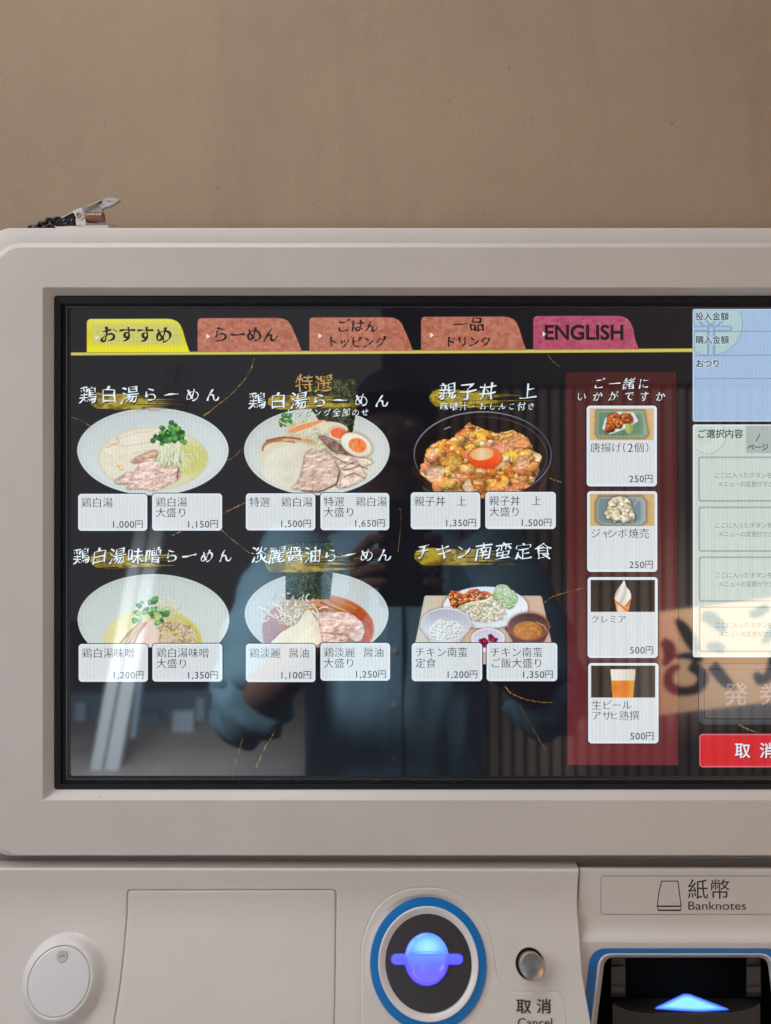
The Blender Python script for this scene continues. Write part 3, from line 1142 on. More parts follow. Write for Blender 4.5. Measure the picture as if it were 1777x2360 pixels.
zc = lambda Z, *pts: [(Z[0] + x / Z[2], Z[1] + y / Z[2]) for x, y in pts]
vein(zc(ZC, (950, -30), (925, 40), (885, 95), (820, 160), (705, 248)), 2.6, 1)
vein(zc(ZC, (70, 250), (120, 270), (170, 300)), 1.4, 2)
vein(zc(ZC, (800, 712), (850, 690), (905, 664)), 3, 3)
vein(zc(ZC, (552, 822), (600, 800), (620, 792)), 3, 4)
vein(zc(ZC, (795, 795), (830, 828), (890, 875), (925, 905)), 2.4, 5)
vein(zc(ZC, (890, 405), (850, 445), (800, 470)), 1.2, 6)
vein(zc(ZD, (1055, 960), (1030, 1000), (1000, 1050), (958, 1145)), 2, 7)
vein(zc(ZF, (1370, 660), (1440, 605), (1530, 575), (1666, 540), (1760, 520)), 2, 8)
vein(zc(ZE, (1415, 1012), (1470, 1035), (1530, 1056)), 2.4, 9)
ZI = (480, 1400, 1.851)
vein(zc(ZI, (1265, 335), (1290, 365), (1340, 388), (1400, 402), (1468, 406)), 2.6, 10)
vein(zc(ZI, (1330, 420), (1380, 510), (1440, 610)), 1, 11)
vein(zc(ZC, (1640, 690), (1655, 720), (1640, 900)), 1.5, 12)
vein(zc((1577, 1440, 6.145), (400, 1180), (560, 1290), (700, 1370), (880, 1470), (1050, 1530)), 3.2, 13)
vein([(560, 1700), (548, 1740), (536, 1790)], 1.2, 14)
vein([(1290, 845), (1272, 830), (1262, 815)], 1, 15)

# yellow rule under the tabs
flat('tab_rule', [np.array([(163.5, 812), (1596, 802.6), (1596, 811.6), (163.5, 819.6)]), np.array([(163.5, 814), (1596, 804.8), (1596, 809.5), (163.5, 817.8)])], [S(120, 112, 40), S(206, 196, 92)], 2, machine)


def tab(x0, t, xc, xr, b, kind, parts, tri, big=None):
    """one menu tab: rounded left, swept right"""
    p_ = Painter(SRC, x0 - 2, t - 3, xr + 3, b + 2, 1.3, int(x0))
    r = 9
    pts = [(x0, b + 1), (x0, t + r), (x0 + 1.2, t + 4), (x0 + 4, t + 1.2), (x0 + r, t)] + [(xc - 18, t - .6), (xc - 4, t + 1), (xc + 7, t + 6), (xc + 14, t + 14), (xc + 20, t + 28), (xr - 8, b - 22), (xr - 1, b - 3), (xr, b)]
    d = p_.poly(pts, sm=False)
    f = .5 + (p_.noise(9, 7, 5) - .5) * .8
    if kind == 'y':
        v = (p_.Y - t) / (b - t)
        c = p_.mixc(v, (226, 220, 84), (208, 200, 34), (236, 228, 40))
        p_.put(d, c, 1.4)
        di = p_.poly([(x0 + 13, t + 12), (xc, t + 12), (xc + 14, t + 28), (xc + 18, b - 17), (x0 + 13, b - 17)], sm=False)
        p_.put(di, p_.mixc(f * 1.6 - .3, (196, 178, 110), (200, 204, 112), (190, 188, 92)), 8, op=.9)
    else:
        lo, mid, hi = ((158, 88, 70), (180, 110, 88), (192, 128, 106)) if kind == 'b' else ((150, 62, 80), (170, 74, 104), (182, 92, 114))
        p_.put(d, p_.mixc((f - .28) * 2.1, hi, mid, lo), 1.4)
        p_.put(-d - 3.2, p_.mixc(f, (196, 130, 110), (170, 96, 80)) if kind == 'b' else p_.mixc(f, (196, 110, 130), (178, 76, 100)), 3, op=.55, setalpha=False)
        m_ = np.clip(.5 - d / 1.4, 0, 1)
        p_.a = m_
    tb = p_.build('menu_tab', 3, machine)
    if parts: text('tab_text', parts, 4, S(30, 24, 26), tb)
    tx, ty, hh = tri
    flat('tab_arrow', [np.array([(tx, ty - hh / 2), (tx + hh * .8, ty), (tx, ty + hh / 2)])], [S(226, 222, 205)], 4, tb)
    return tb


tab(199.9, 734.8, 402, 437.5, 811.5, 'y', [('おすすめ', 229, 771, 41, 42.2, 'brushb')], (220, 777.5, 12))
tab(455.4, 733.2, 656, 695.8, 810.4, 'b', [('らーめん', 489, 771, 38, 38.6, 'brushb')], (475.5, 775, 12))
tab(713, 731.6, 912, 952, 808.8, 'b', [('ごはん', 775, 750.5, 32, 32.5, 'brushb'), ('トッピング', 753, 788, 28, 27.6, 'brushb')], (733.5, 774, 12))
tab(970.5, 730, 1177, 1213, 807.2, 'b', [('一品', 1045, 746.5, 36, 36, 'brushb'), ('ドリンク', 1025, 787, 27, 27, 'brushb')], (991, 772.4, 12))


def latin(s, x0, x1, yt, yb, wgt=0.0):
    """latin word fitted into a pixel box"""
    VV, FF, n, x = [], [], 0, 0
    for ch in s:
        c = bpy.data.curves.new('g', 'FONT'); c.body = ch + 'I'
        V, F, nr = glyph(ch)
        o = bpy.data.objects.new('g', c); COL.objects.link(o)
        c2 = bpy.data.curves.new('g', 'FONT'); c2.body = 'I'
        bpy.context.view_layer.update()
        m_ = o.to_mesh(); wd = max(v.co.x for v in m_.vertices)
        o.to_mesh_clear(); bpy.data.objects.remove(o); bpy.data.curves.remove(c); bpy.data.curves.remove(c2)
        VI = glyph('I')[0]
        adv = wd - VI[:, 0].max()
        G = V + nr * wgt
        VV.append(G + np.array([x, 0])); FF += [tuple(i + n for i in f) for f in F]; n += len(V); x += adv
    V = np.concatenate(VV)
    mn, mx = V[:, 0].min(), V[:, 0].max()
    VE = np.concatenate([glyph(ch)[0] for ch in s if ch.isupper()])
    cap = VE[:, 1].max()
    return np.stack([x0 + (V[:, 0] - mn) / (mx - mn) * (x1 - x0), yb - V[:, 1] / cap * (yb - yt)], -1), FF


te_ = tab(1229.2, 728.4, 1439, 1472.3, 805.6, 'm', [], (1250.5, 769.7, 12))
V_, F_ = latin('ENGLISH', 1255.5, 1437, 749.5, 782, .03)
mk('tab_text', P(V_[:, 0], V_[:, 1], LY(4)), F_, MAT['lcd'], te_, col=S(30, 24, 26))
# ------------------------------------------------------------------ brushed gold bands behind the dish names
def gold(x0, y0, x1, y1, seed, dens=1.0):
    p_ = Painter(SRC, x0 - 4, y0 - 6, x1 + 4, y1 + 8, 1.5, seed)
    u = (p_.X - x0) / (x1 - x0); H_ = (y1 - y0)
    yc = y0 + H_ * (.46 + .18 * u)
    hb = H_ * .5 * (np.clip(u * 16, 0, 1) ** .5) * (1 - .62 * np.clip(u - .25, 0, 1))
    ed = (p_.noise(50, 2.2, 3) - .5) * H_ * .38 * (.4 + u)
    d = np.abs(p_.Y - yc) - hb + ed
    dry = p_.noise(90, 1.7, 3)
    th = np.clip((u - .35) * 1.05, 0, .62)
    hole = (th - dry + .22) * 22
    d = np.maximum(d, np.where(u > .3, hole * .35, -9))
    d = np.maximum(d, (p_.X - x1)); d = np.maximum(d, x0 - p_.X + 3 * p_.noise(6))
    f = p_.noise(22, 14, 5)
    c = p_.mixc((f - .25) * 2, (96, 78, 18), (140, 118, 34), (186, 168, 50), (150, 120, 46))
    p_.put(d, c, 2.0)
    p_.a *= .93
    p_.build('gold_brush_band', 3.5, machine, grain=.05)


gold(207, 906, 480, 944, 11); gold(616, 910, 889, 944, 12); gold(988, 899, 1262, 938, 13)
gold(207, 1271, 482, 1310, 14); gold(607, 1268, 879, 1321, 15); gold(953, 1264, 1278, 1302, 16)

# ------------------------------------------------------------------ dishes on the screen
def white_bowl(P_, cx, cy, a, b, ylow=None, tint=(206, 216, 217)):
    up = P_.ell(cx, cy, a, b)
    lo = P_.ell(cx, cy - 6, a, b * 1.07)
    d = np.where(P_.Y < cy, up, lo)
    v = (P_.Y - cy) / b
    h = (P_.X - cx) / a
    c = P_.mixc(.5 + .35 * v + .15 * h, tuple(int(t * .93) for t in tint), tint, tuple(min(255, int(t * 1.04)) for t in tint))
    P_.put(d, c)
    P_.put(np.abs(d + 4) - 2.5, (226, 232, 234), 6, op=.35, setalpha=False)
    rim = np.clip(1 - np.abs(d + 13) / 14, 0, 1) * .035
    P_.img *= (1 - rim[..., None])
    return d


def chicken_ramen():
    p = Painter(ZC, 95, 205, 832, 632, 2.5, 21)
    white_bowl(p, 463, 414, 364, 206)
    sp = p.ell(462, 452, 262, 152)
    p.put(sp, p.mixc((p.X - 200) / 520 + (p.noise(60) - .5) * .5, (222, 219, 200), (228, 224, 204), (206, 204, 150)), 16)
    p.put(np.abs(sp + 3) - 4, (196, 190, 138), 8, op=.5)
    y_ = p.ell(640, 455, 88, 72)
    p.put(y_, p.mixc(p.noise(30), (190, 190, 92), (214, 212, 130)), 26, op=.8)
    w_ = np.clip(-y_ / 10, 0, 1)
    p.strokes(60, lambda: (p.rnd.uniform(560, 700), p.rnd.uniform(380, 510)), lambda: (p.rnd.uniform(-20, 50), p.rnd.uniform(20, 70)), 4.5, [(226, 222, 160), (206, 206, 118), (232, 230, 184)], within=w_ * .8)
    d = p.poly([(222, 420), (250, 378), (300, 348), (400, 322), (478, 322), (500, 370), (480, 410), (400, 425), (300, 445), (250, 440)], wob=5)
    p.put(d, p.mixc(p.noise(50), (222, 214, 192), (236, 231, 216)), 5)
    p.put(np.abs(d + 4) - 2.2 + (p.noise(20) - .45) * 14, (196, 168, 132), 5, op=.45)
    p.line([(248, 380), (330, 392), (420, 378), (470, 372)], 4, (206, 186, 150), 4, op=.6)
    p.line([(240, 400), (300, 372), (290, 350)], 5, (190, 158, 118), 4, op=.6)
    p.blobs(46, lambda: (p.rnd.uniform(235, 430), p.rnd.uniform(430, 560)), 4, [(236, 232, 212), (214, 208, 176)])
    p.blobs(5, lambda: (p.rnd.uniform(300, 322), p.rnd.uniform(474, 502)), 10, [(236, 202, 140), (240, 214, 160)])
    p.meat([(360, 462), (420, 428), (478, 412), (482, 440), (430, 462), (380, 474)], (206, 160, 140), (150, 96, 80), wob=3)
    p.meat([(280, 556), (300, 545), (340, 520), (372, 516), (405, 470), (440, 448), (505, 436), (560, 448), (592, 500), (590, 540), (550, 572), (470, 606), (420, 600), (345, 600), (345, 585), (372, 572), (330, 574), (290, 574)], (222, 192, 182), (182, 136, 124))
    p.line([(398, 520), (452, 506), (520, 500), (566, 470)], 3, (236, 214, 206), 3, op=.8)
    p.line([(560, 455), (585, 500), (580, 545)], 9, (92, 52, 48), 5, op=.7)
    p.strokes(16, lambda: (p.rnd.uniform(560, 610), p.rnd.uniform(400, 430)), lambda: (p.rnd.uniform(10, 40), p.rnd.uniform(60, 80)), 4.5, [(224, 232, 190), (206, 216, 160)])
    p.strokes(34, lambda: (p.rnd.uniform(500, 590), p.rnd.uniform(365, 385)), lambda: (p.rnd.uniform(-50, 22), p.rnd.uniform(86, 116)), 5.5, [(146, 170, 96), (176, 194, 128)], curl=.08)
    p.strokes(34, lambda: (p.rnd.uniform(500, 590), p.rnd.uniform(365, 385)), lambda: (p.rnd.uniform(-50, 22), p.rnd.uniform(80, 112)), 4.4, [(246, 248, 232), (226, 236, 200), (240, 244, 216)], curl=.08)
    p.blobs(26, lambda: (p.rnd.uniform(490, 612), p.rnd.uniform(320, 378)), 15, [(28, 84, 34), (22, 66, 30)])
    p.blobs(60, lambda: (p.rnd.gauss(550, 36), p.rnd.gauss(334, 22)), 11.5, [(70, 150, 56), (40, 112, 40), (100, 174, 78), (26, 84, 34)], edge=.55)
    p.blobs(6, lambda: (p.rnd.uniform(500, 620), p.rnd.uniform(350, 382)), 12, [(54, 128, 54), (82, 152, 66)])
    p.a = np.where(p.Y > 622, p.a * np.clip((636 - p.Y) / 14, 0, 1), p.a)
    p.build('ramen_picture', 3, machine)['label'] = 'bowl of pale chicken ramen with green sprouts'


def special_ramen():
    p = Painter(ZC, 895, 62, 1606, 632, 2.5, 22)
    white_bowl(p, 1250, 414, 350, 206, tint=(208, 214, 210))
    p.nori([(1205, 82), (1262, 70), (1440, 72), (1447, 180), (1420, 335), (1300, 330), (1215, 200)])
    p.put(p.ell(1250, 452, 270, 150), p.mixc(p.noise(50), (214, 208, 180), (222, 218, 190)), 10)
    p.strokes(40, lambda: (p.rnd.uniform(1080, 1200), p.rnd.uniform(235, 290)), lambda: (p.rnd.uniform(-20, 60), p.rnd.uniform(10, 50)), 5, [(206, 220, 186), (170, 196, 140), (226, 232, 208)])
    p.blobs(20, lambda: (p.rnd.uniform(1072, 1130), p.rnd.uniform(238, 300)), 11, [(34, 96, 42), (66, 140, 66), (46, 116, 52)])
    p.strokes(110, lambda: (p.rnd.uniform(1100, 1290), p.rnd.uniform(275, 375)), lambda: (p.rnd.uniform(-60, 80), p.rnd.uniform(-10, 50)), 7, [(230, 226, 206), (214, 206, 170), (238, 236, 222), (196, 196, 150)], curl=.25)
    for q_ in ([(1105, 318), (1160, 290), (1250, 268), (1290, 272), (1220, 306), (1150, 328)],):
        p.put(p.poly(q_), (228, 150, 92), 6); p.line([q_[0], q_[1], q_[2]], 6, (242, 216, 180), 4)
        p.line([q_[5], q_[4], q_[3]], 8, (240, 226, 200), 5)
    for k, q_ in enumerate(([(990, 412), (1000, 384), (1060, 366), (1140, 372)], [(1000, 376), (1060, 356), (1140, 352), (1225, 370)], [(1010, 366), (1090, 350), (1170, 360)], [(1060, 372), (1140, 362), (1232, 384)], [(992, 396), (1020, 372), (1080, 362)])):
        p.line([tuple(v) for v in smooth_path(q_, 4)], 9, [(186, 104, 62), (214, 150, 96), (150, 84, 50), (226, 176, 130)][k % 4], 4, op=.9)
    p.put(p.ell(1330, 305, 70, 30, 8), (222, 214, 186), 6)
    dE = p.ell(1352, 332, 46, 30, 12); p.shadow(dE, 8); p.put(dE, (236, 228, 214), 3)
    dY = p.ell(1355, 330, 42, 26, 10); p.put(dY, p.mixc(p.noise(14), (230, 84, 46), (240, 132, 80)), 3)
    p.meat([(1262, 350), (1300, 345), (1380, 395), (1425, 440), (1400, 470), (1330, 420)], (140, 104, 96), (84, 54, 50), (60, 36, 32))
    p.meat([(1290, 405), (1350, 430), (1420, 440), (1500, 450), (1518, 470), (1470, 500), (1488, 540), (1440, 570), (1370, 596), (1330, 560), (1360, 500), (1330, 460)], (222, 200, 184), (192, 156, 138), wob=7)
    for q_ in ([(1330, 440), (1380, 470), (1440, 478), (1490, 500)], [(1375, 500), (1400, 480), (1440, 462), (1455, 480), (1420, 500), (1380, 506)], [(1380, 540), (1430, 520), (1480, 545)], [(1340, 470), (1370, 520), (1360, 580)]):
        p.line(q_, 7, (128, 84, 72), 4, op=.7); p.line([(x_, y_ - 7) for x_, y_ in q_], 6, (232, 210, 198), 4, op=.8)
    dW = p.ell(1440, 385, 80, 52, 26); p.shadow(dW, 12); p.put(dW, p.mixc((p.Y - 335) / 110, (240, 238, 226), (222, 214, 196)), 3)
    p.put(np.abs(dW + 2) - 3, (206, 176, 128), 3, op=.6)
    dK = p.ell(1446, 388, 44, 34, 20); p.put(dK, p.mixc(p.noise(16), (214, 82, 40), (240, 136, 70), (236, 160, 110)), 4)
    p.put(p.poly([(985, 500), (1008, 440), (1060, 405), (1130, 384), (1188, 376), (1204, 405), (1180, 470), (1165, 560), (1130, 596), (1080, 588), (1010, 552)], wob=4), p.mixc(p.noise(70) + (p.X - 1000) / 700, (204, 204, 184), (226, 224, 208), (216, 208, 190)), 4)
    p.line([(1000, 520), (1060, 440), (1130, 410)], 3, (236, 234, 220), 4, op=.8)
    p.meat([(1195, 430), (1225, 408), (1262, 416), (1290, 408), (1330, 455), (1358, 520), (1350, 560), (1300, 596), (1262, 612), (1180, 604), (1130, 594), (1160, 560), (1180, 500)], (210, 182, 166), (182, 146, 130), wob=4)
    p.line([(1215, 460), (1262, 470), (1300, 500)], 4, (226, 202, 192), 4, op=.7)
    p.line([(1358, 520), (1345, 575), (1262, 612), (1180, 606)], 8, (92, 52, 40), 4, op=.75)
    p.a = np.where(p.Y > 622, p.a * np.clip((636 - p.Y) / 14, 0, 1), p.a)
    p.build('ramen_picture', 3, machine)['label'] = 'loaded ramen bowl with egg halves, roast pork and nori'


def miso_ramen():
    p = Painter(ZD, 95, 208, 838, 566, 2.5, 23)
    white_bowl(p, 466, 434, 365, 220, tint=(202, 212, 208))
    p.put(p.ell(462, 540, 236, 158), p.mixc((p.X - 230) / 470 + (p.noise(40) - .5) * .6, (222, 220, 166), (210, 200, 140), (196, 188, 84)), 10)
    p.put(np.abs(p.ell(462, 540, 232, 154)) - 4, (206, 208, 110), 8, op=.6)
    m = np.clip(-p.ell(560, 520, 120, 90) / 8, 0, 1)
    p.strokes(150, lambda: (p.rnd.uniform(450, 660), p.rnd.uniform(440, 560)), lambda: (p.rnd.uniform(-30, 70), p.rnd.uniform(-10, 60)), 6, [(206, 178, 150), (226, 206, 180), (176, 140, 112), (236, 224, 206)], curl=.5, within=m)
    p.put(p.poly([(330, 556), (370, 500), (420, 462), (470, 440), (480, 556)]), p.mixc(p.noise(30), (226, 196, 190), (236, 216, 208)), 8)
    for k in range(4):
        p.line([(300 + k * 22, 556), (345 + k * 16, 500), (400 + k * 10, 450)], 11, [(168, 124, 86), (206, 176, 140), (186, 148, 108)][k % 3], 3)
    p.strokes(70, lambda: (p.rnd.uniform(435, 540), p.rnd.uniform(298, 350)), lambda: (p.rnd.uniform(-30, 50), p.rnd.uniform(-24, 40)), 3.2, [(236, 240, 238), (214, 222, 220), (224, 230, 214)], curl=.7)
    p.strokes(60, lambda: (p.rnd.uniform(470, 560), p.rnd.uniform(350, 420)), lambda: (p.rnd.uniform(-20, 70), p.rnd.uniform(-10, 40)), 4, [(226, 226, 180), (206, 206, 150), (236, 232, 206)], curl=.5)
    for _ in range(20):
        p.line([(455 + p.rnd.uniform(-10, 10), 400), (p.rnd.uniform(380, 545), p.rnd.uniform(360, 450))], 5, (176, 206, 140), 3)
    for x, y, r in ((400, 368, 20), (384, 400, 18), (420, 392, 20), (446, 352, 20), (468, 340, 22), (436, 382, 18), (474, 384, 20), (500, 396, 17), (534, 402, 20), (380, 440, 20), (398, 436, 16), (468, 420, 16), (486, 446, 20), (508, 438, 18), (452, 402, 16), (520, 410, 15), (410, 350, 13)):
        p.blobs(2, lambda: (x + p.rnd.uniform(-6, 6), y + p.rnd.uniform(-6, 6)), r * .8, [(84, 158, 88), (62, 136, 70), (120, 184, 112), (44, 112, 54)], edge=.6, asp=(.45, .8))
    p.build('ramen_picture', 3, machine)['label'] = 'pale ramen bowl with a bunch of green leaves in the middle'


def soy_ramen():
    p = Painter(ZD, 898, 62, 1600, 566, 2.5, 24)
    white_bowl(p, 1249, 408, 346, 206, tint=(196, 206, 208))
    so = p.ell(1256, 480, 268, 168)
    p.put(so, p.mixc((p.X - 990) / 530, (172, 140, 140), (196, 150, 120), (176, 70, 30)), 8)
    p.put(p.poly([(990, 500), (992, 450), (1030, 420), (1080, 480), (1040, 550), (1000, 556)]), p.mixc(p.noise(12), (160, 128, 136), (182, 152, 156)), 6)
    p.put(p.poly([(1390, 380), (1460, 380), (1510, 440), (1520, 500), (1490, 556), (1430, 556), (1470, 480)]), p.mixc(p.noise(22), (156, 52, 22), (206, 104, 48)), 10, op=.9)
    p.line([(1515, 430), (1522, 490), (1500, 548)], 6, (228, 132, 70), 5)
    p.nori([(1100, 68), (1338, 62), (1340, 120), (1312, 335), (1100, 338)])
    for k in range(16):
        x0, y0 = p.rnd.uniform(1200, 1330), p.rnd.uniform(332, 385)
        p.line([(x0, y0), (x0 + 60, y0 + 14 + k), (x0 + 110, y0 + 34 + k * 1.2)], 10, [(190, 112, 48), (222, 150, 72), (160, 86, 34), (206, 134, 64)][k % 4], 3)
    p.meat([(1235, 402), (1290, 396), (1370, 394), (1430, 412), (1470, 450), (1480, 490), (1466, 530), (1430, 540), (1400, 520), (1320, 502), (1262, 496), (1255, 440)], (220, 190, 180), (184, 138, 126), wob=4)
    p.meat([(1262, 500), (1330, 504), (1392, 512), (1398, 530), (1380, 556), (1258, 556)], (216, 186, 172), (170, 120, 104), wob=4)
    p.strokes(150, lambda: (p.rnd.gauss(1130, 52), p.rnd.gauss(392, 32)), lambda: (p.rnd.uniform(-50, 60), p.rnd.uniform(-34, 50)), 5, [(238, 238, 226), (214, 212, 190), (190, 180, 150), (246, 246, 240)], curl=.6)
    d = p.poly([(1040, 556), (1060, 512), (1110, 476), (1160, 446), (1195, 392), (1212, 390), (1250, 436), (1262, 470), (1252, 556)], wob=3)
    p.shadow(d, 8); p.put(d, p.mixc(p.noise(60) * .8 + (p.X - 1040) / 600, (220, 222, 200), (236, 234, 216), (216, 206, 186)), 3)
    p.build('ramen_picture', 3, machine)['label'] = 'soy ramen bowl with an upright nori sheet and brown broth'


def oyakodon():
    p = Painter(ZE, 190, 400, 1455, 1206, 4.4, 25)
    body = p.poly([(230, 900), (290, 1060), (360, 1206), (1300, 1206), (1390, 1040), (1440, 880)])
    p.put(body, p.mixc(p.noise(60, 8), (28, 20, 20), (52, 36, 28)), 6)
    for k in range(4):
        p.line([(250 + k * 16, 1040 + k * 24), (300 + k * 20, 1110 + k * 14), (380 + k * 10, 1150 + k * 12)], 5, (126, 96, 64), 6, op=.6)
        p.line([(1400 - k * 12, 1010 + k * 26), (1350 - k * 16, 1090 + k * 22)], 5, (116, 92, 70), 6, op=.5)
    rim = p.ell(823, 806, 622, 392)
    p.put(rim, (20, 16, 19), 6)
    r2 = p.ell(823, 806, 612, 383)
    ph = (p.Y - 420) / 770
    p.put(np.abs(r2) - 5, p.mixc(ph + (p.X - 820) / 2400, (150, 148, 160), (74, 72, 96), (112, 118, 160)), 6)
    p.put(np.abs(p.ell(823, 820, 574, 352)) - 2.5 + np.clip((900 - p.X) / 60, 0, 9), (126, 122, 132), 5, op=.7, setalpha=False)
    p.line([(480, 578), (535, 556)], 7, (206, 206, 220), 6)
    food = p.poly([(262, 935), (300, 890), (312, 800), (350, 730), (440, 675), (540, 668), (590, 620), (640, 585), (706, 516), (735, 540), (790, 562), (850, 580), (945, 612), (1000, 600), (1080, 590), (1180, 622), (1255, 700), (1280, 770), (1350, 822), (1335, 870), (1320, 960), (1262, 1070), (1150, 1130), (1020, 1160), (900, 1190), (830, 1204), (700, 1180), (560, 1150), (430, 1110), (370, 1060), (300, 1010), (265, 975)], wob=14, ws=50)
    d1, d2, idc = p.cells(105)
    e1, e2, ide = p.cells(44)
    f = p.noise(60, 44, 5); g = p.noise(150, 100, 4); hn = p.noise(22, 18, 4)
    h = -np.clip(d1, 0, .8) ** 2 * 9 - e1 ** 2 * 2.2 + f * 30 + hn * 13
    c = p.mixc(np.clip(idc * .35 + (g - .3) * 1.3 + (f - .5) * .9 + .05, 0, 1), (150, 84, 34), (188, 116, 56), (212, 146, 84), (222, 160, 88), (216, 150, 96), (230, 190, 148))
    c = c * p.relief(h, .17)[..., None]
    cr = np.clip((d2 - d1) / .3 + (f - .5) * 2.5 + .25, 0, 1); ce = np.clip((e2 - e1) / .4 + (hn - .5) * 2.5 + .4, 0, 1)
    c = c * 1.1 * (.68 + .32 * cr)[..., None] * (.86 + .14 * ce)[..., None]
    sp_ = (hn > .66) & (f > .5)
    c = np.where(sp_[..., None], c * .5 + np.array([.5, .44, .36]), c)
    p.shadow(food, 20); p.put(food, np.clip(c, 0, 1), 5)
    fin = food + 14
    warm = [(232, 152, 60), (244, 176, 76), (220, 132, 48), (240, 160, 92), (248, 192, 92), (214, 116, 44), (248, 182, 118), (240, 190, 70)]
    p.pile(60, fin, 84, warm, gloss=.35, shade=.36, dark=.26, asp=(.5, .8))
    p.pile(40, fin, 52, warm + [(232, 186, 90), (232, 196, 150), (224, 140, 98)], gloss=.45, shade=.32, dark=.2, asp=(.45, .8))
    for pts, cc_ in (([(330, 930), (400, 905), (470, 915), (480, 960), (420, 1030), (350, 1040), (318, 985)], (214, 186, 166)), ([(660, 1050), (700, 1020), (720, 1060), (740, 1130), (690, 1140), (650, 1100)], (224, 204, 186)), ([(350, 790), (400, 745), (420, 780), (380, 815), (345, 820)], (226, 186, 150)),
                      ([(470, 740), (500, 710), (545, 720), (540, 760), (490, 775)], (222, 112, 44)), ([(600, 600), (690, 560), (700, 590), (630, 650), (590, 650)], (214, 112, 58)), ([(840, 690), (930, 670), (1040, 700), (1100, 740), (1010, 780), (930, 760), (850, 730)], (222, 142, 112)),
                      ([(1140, 820), (1220, 815), (1240, 880), (1180, 930), (1120, 900)], (206, 164, 130)), ([(1040, 660), (1150, 640), (1230, 680), (1240, 720), (1160, 740), (1070, 710)], (222, 146, 98)), ([(700, 600), (820, 580), (880, 620), (800, 650), (700, 640)], (226, 176, 60)),
                      ([(960, 1000), (1030, 990), (1060, 1040), (1000, 1090), (950, 1070)], (232, 176, 66)), ([(1290, 800), (1345, 815), (1330, 860), (1290, 850)], (230, 206, 180)), ([(1010, 1090), (1110, 1080), (1180, 1050), (1230, 1060), (1120, 1120), (900, 1180), (860, 1160)], (226, 140, 96)),
                      ([(1010, 780), (1080, 756), (1110, 780), (1060, 820)], (226, 182, 50)), ([(740, 980), (800, 960), (860, 1000), (820, 1050), (760, 1040)], (150, 100, 44)), ([(450, 840), (560, 800), (640, 850), (600, 920), (500, 900)], (190, 146, 66))):
        dd_ = p.poly(pts, wob=7, ws=30)
        n_ = p.noise(26, 20, 4)
        m = p.put(dd_, np.clip(np.array(cc_) / 255 * (.92 + .22 * n_)[..., None] * p.relief(n_ * 10 - np.clip(1 + dd_ / 18, 0, 1) ** 2 * 5, .12)[..., None], 0, 1), 8, op=.75)
    p.pile(20, fin, 26, [(226, 160, 88), (232, 186, 100), (204, 124, 60), (236, 200, 156)], gloss=.6, shade=.35, dark=.2, order=False)
    p.pile(26, fin, 9, [(246, 216, 160), (250, 232, 200)], gloss=.6, shade=.2, dark=.08, order=False)
    n_ = p.noise(26, 20, 4); mk_ = np.clip(-food / 8, 0, 1) * .2
    p.img = np.clip(p.img * (1 + (n_ - .5)[..., None] * 1.1 * mk_[..., None] * 2), 0, 1)
    p.blobs(70, lambda: (p.rnd.uniform(420, 1220), p.rnd.uniform(720, 1120)), 4.5, [(246, 230, 200), (250, 220, 170)])
    ey = p.ell(845, 832, 150, 98, 4)
    p.shadow(ey, 16, .6); p.put(ey, p.mixc((p.Y - 740) / 190, (238, 120, 60), (240, 88, 30), (226, 60, 14)), 6)
    p.put(p.ell(816, 800, 104, 54, -4), p.mixc((p.X - 712) / 210, (214, 170, 96), (238, 206, 160), (228, 168, 116)), 8)
    p.put(np.abs(p.ell(816, 800, 100, 52, -4)) - 2, (240, 180, 120), 5, op=.6)
    p.line([(960, 800), (978, 830), (950, 876)], 8, (242, 170, 140), 8, op=.7)
    p.a = np.where(p.Y > 1150, p.a * np.clip((1200 - p.Y) / 10, 0, 1) * ((p.X > 790) & (p.X < 860) | (p.Y < 1150)), p.a)
    p.build('rice_bowl_picture', 3, machine)['label'] = 'black bowl of chicken and egg with an orange yolk'


